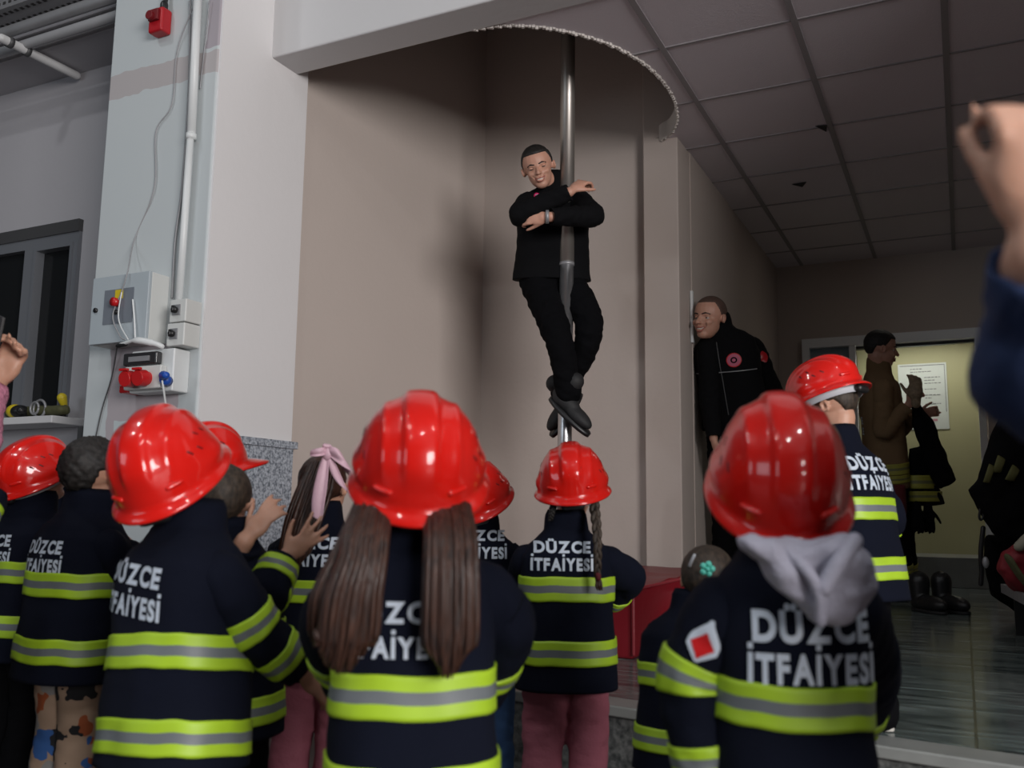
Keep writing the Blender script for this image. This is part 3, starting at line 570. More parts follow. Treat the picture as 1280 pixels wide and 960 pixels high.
# ================================================================== PEOPLE BUILDERS
def sstep(a, b, x):
    t = np.clip((x-a)/(b-a), 0, 1); return t*t*(3-2*t)
def rot(yaw=0, pitch=0, roll=0):
    "turned right by yaw, tipped back by pitch, tilted to its right by roll (degrees), 4x4"
    return (Matrix.Rotation(-math.radians(yaw), 4, 'Z') @ Matrix.Rotation(math.radians(pitch), 4, 'X') @ Matrix.Rotation(math.radians(roll), 4, 'Y'))
HEADPRIM = dict(adult=1.0, kid=1.0)
def head_prims(bm, M, s, kid=False, neck_to=None, neck_r=0.3, chinfat=1.0):
    "M: head frame (x right, y forward, z up), s: head height"
    S = M @ Matrix.Scale(s, 4)
    def E(c, r, R=None): ell(bm, c, r, S if R is None else S @ Matrix.Translation(Vector(c)) @ R @ Matrix.Translation(-Vector(c)), 20, 14)
    E((0, -.04, .14), (.335, .40, .36)); E((0, .10, -.10), (.265, .28, .36)); E((0, .02, -.16), (.245, .25, .24))
    E((0, .22, -.36), (.14*chinfat, .13, .10)); E((0, .30, .06), (.20, .07, .06))
    for sg in (-1, 1):
        E((sg*.15, .24, -.10), (.10, .10, .10)); E((sg*.038, .41, -.125), (.034, .045, .03))
        # ear: rim, lobe and inner bowl
        ec = Vector((sg*.318, -.03, -.03)); pts = []
        for a in range(-70, 231, 30):
            r = math.radians(a); pts.append(S @ (ec+Vector((sg*(.03+.03*math.sin(r*0.5+.4)), -.05*math.cos(r), .088*math.sin(r)+.01))))
        tube(bm, pts, [.021*s]*len(pts), 8)
        E(tuple(ec+Vector((sg*.0, .0, .0))), (.03, .042, .075))
    tube(bm, [S @ Vector(p) for p in ((0, .36, .03), (0, .41, -.04), (0, .455, -.115))], [.028*s, .034*s, .045*s], 10)
    E((0, .375, -.225), (.095, .045, .028)); E((0, .37, -.275), (.08, .05, .03))
    if neck_to is not None:
        a = S @ Vector((0, -.07, -.18)); tube(bm, [a, (a+Vector(neck_to))/2, Vector(neck_to)], [neck_r*s*.95, neck_r*s*.9, neck_r*s*1.1], 16)
def sculpt_head(me, M, s, smile=0.0, mouth_open=0.0):
    "push in eye sockets, mouth line and ears of the fused skin"
    n = len(me.vertices); co = np.empty(n*3, np.float32); me.vertices.foreach_get('co', co); co = co.reshape(-1, 3)
    inv = np.array((M @ Matrix.Scale(s, 4)).inverted()); L = co @ inv[:3, :3].T + inv[:3, 3]
    near = (np.abs(L[:, 0]) < .5) & (np.abs(L[:, 1]) < .7) & (np.abs(L[:, 2]) < .6)
    D = np.zeros_like(L)
    for sg in (-1, 1):
        g = np.exp(-(((L[:, 0]-sg*.135)/.07)**2+((L[:, 2]+.005)/.042)**2))*(L[:, 1] > .1); D[:, 1] -= g*.055
        g = np.exp(-(((L[:, 0]-sg*.15)/.09)**2+((L[:, 2]+.15)/.06)**2))*(L[:, 1] > .1); D[:, 1] += g*.03*smile; D[:, 2] += g*.02*smile
        g = np.exp(-(((L[:, 0]-sg*.352)/.025)**2+((L[:, 1]+.02)/.03)**2+((L[:, 2]+.02)/.045)**2)); D[:, 0] -= sg*g*.012
    zc = -.25+smile*.035*(np.abs(L[:, 0])/.1)**2
    g = np.exp(-((L[:, 2]-zc)/(.012+.022*mouth_open))**2)*(np.abs(L[:, 0]) < .12+.04*smile)*(L[:, 1] > .2); D[:, 1] -= g*(.02+.05*mouth_open)
    D[~near] = 0
    R = np.array((M @ Matrix.Scale(s, 4)))[:3, :3]; co = co + D @ R.T
    me.vertices.foreach_set('co', co.astype(np.float32).ravel()); me.update()
def face_bits(root, M, s, smile=0, mouth_open=0, brow=None, eyes='open'):
    S = M @ Matrix.Scale(s, 4)
    for sg in (-1, 1):
        bm = NB(); ell(bm, (sg*.135, .262, -.003), (.052, .055, .042 if eyes == 'open' else .02), S, 14, 10); ew = obj('eye', bm, M_['eyew'], root)
        bm = NB(); ell(bm, (sg*.135, .308, -.004), (.022 if eyes == 'open' else .040, .014, .022 if eyes == 'open' else .012), S, 12, 8); obj('iris', bm, M_['iris'], ew)
        if eyes != 'open' or True:
            bm = NB(); ell(bm, (sg*.135, .262, .018), (.064, .064, .038), S, 14, 10); obj('eyelid', bm, M_['skinm'], root)
        bm = NB(); tube(bm, [S @ Vector(p) for p in ((sg*.06, .355, .075), (sg*.13, .345, .095), (sg*.205, .275, .07))], [.020*s, .024*s, .013*s], 8, flat=.7); obj('eyebrow', bm, M_[brow or 'hairdark'], root)
    k = smile*.03
    bm = NB(); tube(bm, [S @ Vector(p) for p in ((-.12, .315, -.235+k), (-.06, .385, -.225), (0, .405, -.222), (.06, .385, -.225), (.12, .315, -.235+k))], [.006*s, .014*s, .015*s, .014*s, .006*s], 8); obj('upper_lip', bm, M_['lips'], root)
    bm = NB(); dz = .035*mouth_open
    tube(bm, [S @ Vector(p) for p in ((-.12, .315, -.24+k), (-.06, .375, -.275-dz), (0, .395, -.285-dz), (.06, .375, -.275-dz), (.12, .315, -.24+k))], [.006*s, .015*s, .018*s, .015*s, .006*s], 8); obj('lower_lip', bm, M_['lips'], root)
    if smile > .5:
        bm = NB(); tube(bm, [S @ Vector(p) for p in ((-.085, .345, -.243+k*.6), (-.045, .372, -.246), (0, .382, -.248), (.045, .372, -.246), (.085, .345, -.243+k*.6))], [.010*s, .019*s, .021*s, .019*s, .010*s], 8, flat=1.0); obj('teeth', bm, M_['teeth'], root)
M_ = M
def hair_cap(root, M, s, m, thick=1.05, front=.30, nape=-.22, sidez=-.02, bump=.02, sc=6, seed=0, name='hair', fuzz=0.0, wide=1.0):
    S = M @ Matrix.Scale(s, 4); nu, nv = 72, 46; rings = []
    for j in range(nv+1):
        ph = math.radians(-70+159*j/nv); rg = []
        for k in range(nu):
            th = 2*math.pi*k/nu; d = Vector((math.cos(ph)*math.sin(th), math.cos(ph)*math.cos(th), math.sin(ph)))
            p = Vector((d.x*.335*wide, d.y*.40, d.z*.36)); z = p.z+.14
            f = math.cos(th)                                   # 1 front, -1 back
            line = front if f > .55 else (sidez+(front-sidez)*max(0, (f-.15)/.4) if f > .15 else (sidez if f > -.35 else sidez+(nape-sidez)*min(1, (-.35-f)/.3)))
            t = min(1, max(0, (z-line)/.05)); t = t*t*(3-2*t)
            nn = noise.noise(d*sc+Vector((seed, 0, 0)))*bump+noise.noise(d*sc*4+Vector((seed, 3, 0)))*fuzz
            k_ = .88+(thick+nn-.88)*t
            # back of the head below the cranium: keep hugging the neck
            q = Vector((p.x*k_, -.04+p.y*k_, .14+p.z*k_))
            if d.z < -.2 and f < .15: q.y = -.04+(p.y*k_)*(1.0)+(-.06*(-d.z-.2)); q.z = .14+p.z*k_*(1.0)
            rg.append(S @ q)
        rings.append(rg)
    bm = NB(); cap_rings(bm, rings); return obj(name, bm, m, root)
def locks(bm, roots, tips, r, n=5, sub=5, wob=.006, seed=0, mid=None):
    rd = random.Random(seed)
    for a, b in zip(roots, tips):
        a, b = Vector(a), Vector(b); pts = [a]
        for i in range(1, sub):
            t = i/sub; q = a.lerp(b, t)
            if mid: q += Vector(mid)*math.sin(math.pi*t)
            pts.append(q+Vector((rd.uniform(-wob, wob), rd.uniform(-wob, wob), 0)))
        pts.append(b); path, R = smoothpath(pts, 3, [r*.8]+[r]*(sub-1)+[r*.25]); tube(bm, path, R, n, True)
# ---------------------------------------------------------------- helmet
def hard_hat(root, M, a=.100, b=.122, h=.118, seed=0, name='hard_hat', brim=.036, scuff=0):
    "M: rim-centre frame (x right, y forward, z up)"
    nu, nv = 128, 44; rings = []
    def radial(al, ph):
        cx, sx = max(0.0, math.cos(ph)), math.sin(ph)
        r = cx**.80; z = h*sx**.86 if sx > 0 else 0
        x, y = a*r*math.sin(al), b*r*math.cos(al)
        # crest and side ridges
        hh = max(0, min(1, (z/h-.20)/.35)); hh = hh*hh*(3-2*hh)
        ax = abs(x); crest = 1/(1+math.exp((ax-.024)/.0022)); rid = math.exp(-((ax-.052)/.006)**2)
        k = .0075*crest*hh+.0028*rid*hh*(1-max(0, min(1, (z/h-.9)/.1)))
        # flared side pods towards the front
        aa = abs(math.degrees(al) if al <= math.pi else 360-math.degrees(al))
        pod = math.exp(-((aa-78)/30)**2)*math.exp(-((z/h-.16)/.16)**2); k += .008*pod
        n = Vector((x/a/a, y/b/b, z/h/h)).normalized() if r > 1e-4 or z > 0 else Vector((0, 0, 1))
        return Vector((x, y, z))+n*k
    for j in range(nv+1):
        ph = math.radians(89.4*(j/nv)**.92); rings.append([radial(2*math.pi*k/nu, ph) for k in range(nu)])
    low = []
    for lv, (o, dz) in enumerate(((.004, -.0035), (.0105, -.0095), (.0125, -.0135), (.0105, -.0165))):
        rg = []
        for k in range(nu):
            al = 2*math.pi*k/nu; f = max(0, math.cos(al)); br = brim*f**1.6*(lv+1)/4*(1 if lv < 3 else .75)*1.3; bk = .006*max(0, -math.cos(al))**2*(lv+1)/4
            R = Vector((math.sin(al), math.cos(al), 0)); p = Vector((a*math.sin(al), b*math.cos(al), 0))+R*(o+bk)+Vector((0, br, dz-.011*f**2*(lv+1)/4))
            rg.append(p)
        low.append(rg)
    allr = [r for r in reversed(low)]+rings
    bm = NB(); vs = [[bm.verts.new(M @ p) for p in r] for r in allr]
    for A_, B_ in zip(vs, vs[1:]):
        for i in range(nu): j = (i+1) % nu; bm.faces.new((A_[i], A_[j], B_[j], B_[i]))
    bm.faces.new(vs[-1]); me = bpy.data.meshes.new(name); bmesh.ops.recalc_face_normals(bm, faces=bm.faces); bm.to_mesh(me); bm.free()
    o = link(name, me, M_['helmet'], root); so = o.modifiers.new('shell', 'SOLIDIFY'); so.thickness = .0028; so.offset = -1
    # vent slots, each a small recessed dark pill on the side
    for sg in (-1, 1):
        for aa, zz in ((sg*78, .52), (sg*92, .56), (sg*101, .38), (sg*115, .42)):
            al = math.radians(aa); ph = math.asin(min(.99, zz)**(1/.86)); p = radial(al % (2*math.pi), ph); q = radial((al+.06) % (2*math.pi), ph+.07)
            n = Vector((p.x/a/a, p.y/b/b, p.z/h/h)).normalized(); bm = NB(); tube(bm, [M @ (p-n*.0022), M @ (q-n*.0022)], .0032, 8); obj('vent_slot', bm, M_['slot'], o)
    # rear raised label plates near the rim
    for sg in (-1, 1):
        al = math.radians(180-sg*34); bm = NB(); pts = []
        for i in range(6):
            p = radial(al+sg*.05*(i-2.5), math.radians(9)); n = Vector((p.x/a/a, p.y/b/b, .2)).normalized(); pts.append(M @ (p+n*.001))
        tube(bm, pts, .0045, 8); obj('rim_ridge', bm, M_['helmet'], o)
    # inner headband
    bm = NB()
    for zz, rr_ in ((-.004, .90), (-.030, .84)): pass
    ring = [[M @ Vector((a*k*math.sin(2*math.pi*i/48), b*k*math.cos(2*math.pi*i/48), z)) for i in range(48)] for k, z in ((.90, .012), (.885, -.028), (.865, -.028), (.88, .012))]
    vs = [[bm.verts.new(p) for p in r] for r in ring]
    for q in range(4):
        A_, B_ = vs[q], vs[(q+1) % 4]
        for i in range(48): j = (i+1) % 48; bm.faces.new((A_[i], A_[j], B_[j], B_[i]))
    obj('headband', bm, M_['strap'], o)
    bm = NB(); tube(bm, [M @ Vector((-.02, -b*.93, -.022)), M @ Vector((.02, -b*.93, -.022))], .011, 10); obj('ratchet', bm, M_['black'], o)
    return o
# ---------------------------------------------------------------- hands
def hand(bm, wrist, d, pn, s=.13, curl=.5, spread=.25, thumb_side=1, fist=False, thumb_open=.7):
    "wrist point, direction to the fingers, palm normal (side the fingers curl to), s: hand length"
    d = Vector(d).normalized(); pn = Vector(pn); pn = (pn-d*pn.dot(d)).normalized(); x = d.cross(pn)*thumb_side   # towards the thumb
    W = Vector(wrist); L = s
    ell_c = W+d*L*.26
    Mx = Matrix((( x.x, d.x, pn.x, ell_c.x), (x.y, d.y, pn.y, ell_c.y), (x.z, d.z, pn.z, ell_c.z), (0, 0, 0, 1)))
    ell(bm, (0, 0, 0), (.215*L, .30*L, .085*L), Mx, 16, 10); ell(bm, (.10*L, -.04*L, .03*L), (.10*L, .20*L, .085*L), Mx, 12, 8); ell(bm, (-.11*L, -.02*L, .02*L), (.09*L, .21*L, .075*L), Mx, 12, 8)
    tube(bm, [W-d*L*.12, W+d*L*.12], [.145*L, .16*L], 12, flat=.72, up=x)
    for k, (off, ln) in enumerate(((.155, .43), (.055, .48), (-.05, .45), (-.145, .36))):
        p = W+d*L*.50+x*off*L; a = off*spread*3.2; q = (d*math.cos(a)+x*math.sin(a)).normalized(); pts = [p-q*L*.08]; pts.append(p); c = curl*(1+.12*k)
        cur = q
        for i, f in enumerate((.42, .32, .26)):
            R = Matrix.Rotation(c*(1.0 if i else .75), 3, cur.cross(pn).normalized()); 
            cur = (R @ cur).normalized()
            pts.append(pts[-1]+cur*ln*L*f)
        tube(bm, pts, [.052*L, .054*L, .050*L, .044*L, .036*L], 10)
    p0 = W+d*L*.10+x*L*.12+pn*L*.02; td = (d*.75+x*thumb_open+pn*.25).normalized(); p1 = p0+td*L*.22; td2 = (td+d*.35+pn*curl*.3).normalized(); p2 = p1+td2*L*.18; p3 = p2+(td2+d*.2+pn*.1*curl).normalized()*L*.13
    tube(bm, [p0, p1, p2, p3], [.072*L, .058*L, .052*L, .040*L], 10)
# ---------------------------------------------------------------- jacket as a lofted surface
class Torso:
    def __init__(self, M, keys, seed=0, amp=.004, n=2.5, sc=9):
        self.M, self.keys, self.seed, self.amp, self.n, self.sc = M, keys, seed, amp, n, sc
    def prof(self, z):
        K = self.keys
        if z <= K[0][0]: return K[0][1:]
        for i in range(len(K)-1):
            if z <= K[i+1][0]:
                t = (z-K[i][0])/(K[i+1][0]-K[i][0]); p0 = K[max(i-1, 0)]; p3 = K[min(i+2, len(K)-1)]
                out = []
                for c in range(1, 4):
                    m = (K[i+1][c]-K[i][c]); t2 = t*t*(3-2*t)*.35+t*.65; out.append(K[i][c]+m*t2)
                return tuple(out)
        return K[-1][1:]
    def disp(self, x, y, z):
        q = Vector((x*self.sc*1.2+self.seed, y*self.sc*1.2, z*self.sc*.75)); e = noise.noise(q)+.5*noise.noise(q*2.3)
        q2 = Vector((x*6+self.seed, y*6, z*26)); return self.amp*(e+.45*noise.noise(q2))
    def pt(self, z, th, off=0.0):
        a, b, cy = self.prof(z); e = 2/self.n; c, s = math.cos(th), math.sin(th)
        x0 = a*math.copysign(abs(c)**e, c); y0 = b*math.copysign(abs(s)**e, s); dd = self.disp(x0, y0, z)+off; r = math.hypot(x0, y0) or 1
        return self.M @ Vector((x0*(1+dd/r), cy+y0*(1+dd/r), z))
    def back(self, x, z, off=.003):
        a, b, cy = self.prof(z); t = max(0, 1-(abs(x)/a)**self.n); y0 = -b*t**(1/self.n); 
        if abs(x) > a*.97: y0 = -b*(1-.97**self.n)**(1/self.n)*(max(0, 1-abs(x)/a)/.03)**.5
        dd = self.disp(x, y0, z)+off; r = math.hypot(x, y0) or 1
        return self.M @ Vector((x*(1+dd/r), cy+y0*(1+dd/r), z))
    def side(self, x_sign, y, z, off=.003): pass
    def add(self, bm, nz=60, nu=80):
        z0, z1 = self.keys[0][0], self.keys[-1][0]
        rings = [[self.pt(z0+(z1-z0)*j/nz, 2*math.pi*k/nu) for k in range(nu)] for j in range(nz+1)]
        # hem turned in
        c = self.M @ Vector((0, self.keys[0][3], z0+.012)); rings.insert(0, [c+(p-c)*.9 for p in rings[0]])
        c = self.M @ Vector((0, self.keys[-1][3], z1-.02)); rings.append([c+(p-c)*.88+(self.M.to_3x3() @ Vector((0, 0, .018))) for p in rings[-1]]); rings.append([c+(p-c)*.75 for p in rings[-2]])
        cap_rings(bm, rings)
def strip(rows, name, m, parent, vals):
    "closed thick band from rings of points (outer surface); vals: v attribute per row"
    bm = NB(); lay = bm.verts.layers.float.new('v'); n = len(rows[0]); vs = []
    for r, v in zip(rows, vals):
        row = []
        for p in r: q = bm.verts.new(p); q[lay] = v; row.append(q)
        vs.append(row)
    for A_, B_ in zip(vs, vs[1:]):
        for i in range(n): j = (i+1) % n; bm.faces.new((A_[i], A_[j], B_[j], B_[i]))
    o = obj(name, bm, m, parent); return o
def torso_band(T, z, h, parent, m='band', tilt=(0, 0), sag=0.0, name='reflective_band'):
    nu = 96; rows = []; vals = []
    for i, v in enumerate([0, 0]+[k/10 for k in range(1, 10)]+[1, 1]):
        off = -.004 if i in (0, 12) else .0035; rg = []
        for k in range(nu):
            th = 2*math.pi*k/nu; zz = z+h*(v-.5)+tilt[0]*math.cos(th)+tilt[1]*math.sin(th)-sag*math.sin(th)**2
            zz += .004*noise.noise(Vector((math.cos(th)*2.2+T.seed, math.sin(th)*2.2, z*3))); rg.append(T.pt(zz, th, off))
        rows.append(rg); vals.append(v)
    return strip(rows, name, M_[m], parent, vals)
class Sleeve:
    def __init__(self, pts, rads, seed=0, amp=.005, sub=9, flat=1.0):
        self.P, self.R = smoothpath(pts, sub, rads); self.seed, self.amp = seed, amp; N = len(self.P)
        self.D = [(self.P[min(i+1, N-1)]-self.P[max(i-1, 0)]).normalized() for i in range(N)]; u = frame(self.D[0])[0]; self.U = []
        for d in self.D: u = (u-d*u.dot(d)).normalized(); self.U.append(u.copy())
        self.L = [0]
        for a, b in zip(self.P, self.P[1:]): self.L.append(self.L[-1]+(b-a).length)
    def pt(self, l, th, off=0.0):
        l = max(0, min(self.L[-1]-1e-6, l)); i = 0
        while i < len(self.L)-2 and self.L[i+1] < l: i += 1
        t = (l-self.L[i])/max(1e-6, (self.L[i+1]-self.L[i])); c = self.P[i].lerp(self.P[i+1], t); d = self.D[i].lerp(self.D[i+1], t).normalized(); u = self.U[i].lerp(self.U[i+1], t); u = (u-d*u.dot(d)).normalized(); v = d.cross(u)
        r = self.R[i]+(self.R[i+1]-self.R[i])*t; n = u*math.cos(th)+v*math.sin(th); q = Vector((n.x*1.6+self.seed, n.y*1.6, l*38+n.z*1.6))
        return c+n*(r+off+self.amp*(noise.noise(q)+.5*noise.noise(q*1.9)))
    def add(self, bm, nu=32):
        n = int(self.L[-1]/.008)+4; rings = []
        for a in (.3, .75): rings.append([self.P[0]+(self.pt(0, 2*math.pi*k/nu)-self.P[0])*a-self.D[0]*self.R[0]*math.cos(a*1.3)*.8 for k in range(nu)])
        rings += [[self.pt(self.L[-1]*j/n, 2*math.pi*k/nu) for k in range(nu)] for j in range(n+1)]
        e = self.P[-1]; rings.append([e+(p-e)*.86+self.D[-1]*-.004 for p in rings[-1]]); rings.append([e+(p-e)*.6-self.D[-1]*.012 for p in rings[-1]]); cap_rings(bm, rings)
def sleeve_band(S, l0, w, parent, m='band', name='sleeve_band'):
    nu = 40; rows = []; vals = []
    for i, v in enumerate([0, 0]+[k/10 for k in range(1, 10)]+[1, 1]):
        off = -.003 if i in (0, 12) else .003; rows.append([S.pt(l0+w*v, 2*math.pi*k/nu, off) for k in range(nu)]); vals.append(v)
    return strip(rows, name, M_[m], parent, vals)
GL = {}
def glyph(ch, bold=.045):
    if ch in GL: return GL[ch]
    cu = bpy.data.curves.new('t', 'FONT'); cu.body = 'I' if ch == 'İ' else ch; cu.size = 1; cu.offset = bold; cu.resolution_u = 4
    o = bpy.data.objects.new('t', cu); C.objects.link(o); dg = bpy.context.evaluated_depsgraph_get(); dg.update()
    me = bpy.data.meshes.new_from_object(o.evaluated_get(dg)); bpy.data.objects.remove(o)
    V = [tuple(v.co) for v in me.vertices]; F = [tuple(f.vertices) for f in me.polygons]; bpy.data.meshes.remove(me)
    x0 = min(v[0] for v in V); x1 = max(v[0] for v in V); V = [(v[0]-x0, v[1]) for v in V]
    if ch == 'İ':
        w_ = x1-x0; n = len(V); V += [(0, .82), (w_, .82), (w_, .97), (0, .97)]; F.append((n, n+1, n+2, n+3))
    GL[ch] = (V, F, x1-x0); return GL[ch]
def text_mesh(s, size, bold=.03, cell=.006, align='CENTER', width=None):
    bold = .045; bm = NB(); x = 0
    for ch in s:
        V, F, w_ = glyph(ch, bold); vs = [bm.verts.new((a+x, b, 0)) for a, b in V]
        for f in F:
            try: bm.faces.new([vs[i] for i in f])
            except ValueError: pass
        x += w_+.085
    wd = x-.085; sc = size/.72; sx = width/wd if width else sc
    for v in bm.verts: v.co = Vector(((v.co.x-wd/2)*sx, v.co.y*sc, 0))
    xs = [v.co.x for v in bm.verts]; ys = [v.co.y for v in bm.verts]
    x = min(xs)+cell
    while x < max(xs): bmesh.ops.bisect_plane(bm, geom=bm.verts[:]+bm.edges[:]+bm.faces[:], plane_co=(x, 0, 0), plane_no=(1, 0, 0)); x += cell
    y = min(ys)+cell
    while y < max(ys): bmesh.ops.bisect_plane(bm, geom=bm.verts[:]+bm.edges[:]+bm.faces[:], plane_co=(0, y, 0), plane_no=(0, 1, 0)); y += cell
    return bm
def back_text(T, lines, parent, name='lettering', m='letter', skew=0.0):
    "lines: (string, x centre, baseline z, cap height, width)"
    for s, xc, z, hgt, wd in lines:
        bm = text_mesh(s, hgt, .03, .007, width=wd)
        for v in bm.verts: v.co = T.back(v.co.x+xc, z+v.co.y+skew*v.co.x, .0028)
        me = bpy.data.meshes.new(name); bm.to_mesh(me); bm.free(); link(name, me, M_[m], parent)
# ---------------------------------------------------------------- whole figure
def legs_mesh(hips, knees, ankles, r, amp=.006, seed=0, flare=1.0, pelvis=None):
    bm = NB()
    for hp, kn, an in zip(hips, knees, ankles):
        path, R = smoothpath([hp, kn, an], 8, [r[0], r[1], r[2]]); tube(bm, path, R, 22, True)
    if pelvis: ell(bm, pelvis[0], pelvis[1], None, 20, 12)
    me = fused(bm, .007, 3); wrinkle(me, amp, 16, seed, (1, 1, 1.6)); return me
def shoe(root, ank, fwd, L=.17, m='shoe', sole='sole', tall=.0, floor=0.0, name='shoe'):
    f = Vector(fwd); f.z = 0; f.normalize(); x = f.cross(Vector((0, 0, 1))); c = Vector((ank[0], ank[1], floor))
    Mx = Matrix(((x.x, f.x, 0, c.x), (x.y, f.y, 0, c.y), (0, 0, 1, c.z), (0, 0, 0, 1)))
    bm = NB(); ell(bm, (0, L*.02, L*.18), (L*.19, L*.26, L*.2), Mx); ell(bm, (0, L*.38, L*.14), (L*.19, L*.30, L*.13), Mx); ell(bm, (0, -L*.08, L*.2), (L*.17, L*.16, L*.26+tall), Mx)
    o = link(name, fused(bm, L*.025, 3), M_[m], root)
    bm = NB(); pts = []
    for a in range(28):
        t = 2*math.pi*a/28; pts.append(Mx @ Vector((L*.205*math.cos(t)*(1 if math.sin(t) > 0 else .9), L*.22+L*.46*math.sin(t), 0)))
    prism(bm, [(p.x, p.y) for p in pts], floor+.001, floor+L*.12); so = obj('sole', bm, M_[sole], o, bevel=.004); return o
KIDKEYS = ((.36, .150, .115, 0), (.45, .146, .112, 0), (.56, .138, .106, 0), (.64, .140, .102, -.002), (.70, .136, .092, -.004), (.730, .115, .080, -.004), (.752, .088, .068, 0), (.772, .067, .062, .004), (.812, .062, .060, .006))
def view_az(x, y): return math.atan2(x, y)          # bearing of the sight line from the camera
def child(label, px, d, top, turn=0, lean=(0, 0), head=None, hat=None, arms=None, hair=None, trousers='darktr', width=1.0, zfloor=0.0, hem=.36, bands=(.575, .42), bh=.058, text=None,
          skin='skin', shoes='shoe', seed=0, fhands=True, headpos=None, legspread=.06, group='children in fire brigade jackets', collar=True, bandtilt=(0, 0), kneebend=0.0, legturn=None, shoe_sole='sole', hs=.178, basexy=None, skewt=0.0):
    """px,d: torso centre on the horizon line; top: world z of the shoulders' reference scale"""
    base = at(px, 641, d) if basexy is None else Vector((basexy[0], basexy[1], 0)); base.z = zfloor
    s = top                                             # overall scale, 1 = 0.79 m to the collar
    az = view_az(base.x, base.y)+math.radians(turn)
    root = empty('person', base, label, 'child', group)
    B = Matrix.Translation(base) @ Matrix.Rotation(-az, 4, 'Z') @ Matrix.Scale(s, 4)
    # lean about the hips
    H = Matrix.Translation(Vector((0, 0, .42))) @ Matrix.Rotation(math.radians(-lean[0]), 4, 'X') @ Matrix.Rotation(math.radians(lean[1]), 4, 'Y') @ Matrix.Translation(Vector((0, 0, -.42)))
    TM = B @ H
    keys = [(hem,)+KIDKEYS[0][1:]]+[k for k in KIDKEYS if k[0] > hem+.02]; keys = tuple((k[0], k[1]*width, k[2]*(.5+.5*width), k[3]) for k in keys)
    T = Torso(TM, keys, seed, .0045)
    # head frame
    hy, hp, hr = head or (0, 20, 0); hz = .862 if headpos is None else headpos[2]; hx = (0, .012) if headpos is None else headpos[:2]
    HC = TM @ Vector((hx[0], hx[1], hz)); HM = Matrix.Translation(HC) @ Matrix.Rotation(-az, 4, 'Z') @ rot(hy, hp, hr)
    neck = TM @ Vector((0, .012, .74))
    # arms
    sl = []; defaults = {-1: [(-.155, -.01, .56), (-.14, .09, .50)], 1: [(.155, -.01, .56), (.14, .09, .50)]}
    for sg in (-1, 1):
        a = (arms or {}).get(sg); sh = TM @ Vector((sg*.108*width, -.004, .684))
        if a and a.get('img'): el, wr = [at(*q) for q in a['img']]
        elif a and a.get('loc'): el, wr = [TM @ Vector(q) for q in a['loc']]
        else: el, wr = [TM @ Vector(q) for q in defaults[sg]]
        sl.append((sg, sh, el, wr, a or {}))
    # body: one continuous skin
    bm = NB(); hsz = hs*s
    head_prims(bm, HM, hsz, True, neck, .23)
    tube(bm, [TM @ Vector((0, 0, z)) for z in (.46, .56, .66)], [.085*s, .08*s, .085*s], 16, flat=.8); tube(bm, [TM @ Vector((-.06, 0, .655)), TM @ Vector((.06, 0, .655))], .032*s, 12); tube(bm, [TM @ Vector((0, 0, .66)), neck], [.06*s, .045*s], 12)
    fdir = Matrix.Rotation(-az, 3, 'Z') @ Vector((0, 1, 0)); xdir = Matrix.Rotation(-az, 3, 'Z') @ Vector((1, 0, 0))
    hips = []; knees = []; anks = []
    for sg in (-1, 1):
        hips.append(B @ Vector((sg*.055, 0, .44))); knees.append(B @ Vector((sg*legspread, .015+kneebend, .24))); anks.append(B @ Vector((sg*legspread*1.05, -.01, .045)))
        tube(bm, [hips[-1], knees[-1], anks[-1]], [.05*s, .032*s, .024*s], 12)
    for sg, sh, el, wr, a in sl:
        tube(bm, smoothpath([sh, el, wr], 4), .022*s, 10)
        hd = a.get('hdir') or (wr-el).normalized(); pn = a.get('palm') or (-xdir*sg)
        if a.get('palmimg'): pn = RT*a['palmimg'][0]+UP*a['palmimg'][1]+FW*a['palmimg'][2]
        if a.get('hdimg'): hd = (RT*a['hdimg'][0]+UP*a['hdimg'][1]+FW*a['hdimg'][2]).normalized()
        if fhands: hand(bm, wr+Vector(hd)*.012, hd, pn, .118*s, a.get('curl', .35), a.get('spread', .3), a.get('ts', 1))
    me = fused(bm, .0042, 2); sculpt_head(me, HM, hsz); body = link('body', me, M_[skin], root)
    # jacket
    bm = NB(); T.add(bm)
    SL = []
    for sg, sh, el, wr, a in sl:
        fw = (el-sh).normalized(); S_ = Sleeve([sh-(sh-(TM @ Vector((0, 0, .66))))*.25, sh, sh.lerp(el, .5)+xdir*sg*.004, el, el.lerp(wr, .55), wr], [.040*s, .050*s, .050*s, .047*s, .045*s, .040*s], seed+sg*3, .0045*s); S_.add(bm); SL.append((S_, a))
    jk = obj('jacket', bm, M_['navy'], root)
    for i, zb in enumerate(bands):
        if zb: torso_band(T, zb, bh, jk, tilt=bandtilt)
    for S_, a in SL:
        for q in a.get('bands', (.62,)): sleeve_band(S_, S_.L[-1]*q, .042*s, jk)
    if text: back_text(T, text, jk, skew=skewt)
    # trousers and shoes
    me = legs_mesh(hips, knees, anks, (.068*s, .055*s, .052*s), .005, seed, pelvis=(B @ Vector((0, 0, .44)), (.10*s, .085*s, .06*s)))
    tr = link('trousers', me, M_[trousers], root)
    for an in anks: shoe(root, an, fdir, .165*s, shoes, shoe_sole, floor=zfloor)
    # head wear and hair
    hatobj = None
    if hat is not None:
        HT = HM @ Matrix.Translation(Vector((hat.get('dx', 0), hat.get('dy', .0), hat.get('dz', .012)))) @ rot(0, hat.get('pitch', 0), hat.get('roll', 0))
        hatobj = hard_hat(root, HT, hat.get('a', .098)*.925, hat.get('b', .120)*.925, hat.get('h', .116)*.95, brim=hat.get('brim', .034))
    return dict(root=root, T=T, HM=HM, TM=TM, B=B, jk=jk, s=s, hs=hsz, az=az, body=body, SL=SL, tr=tr, fdir=fdir, xdir=xdir, hat=hatobj, anks=anks)
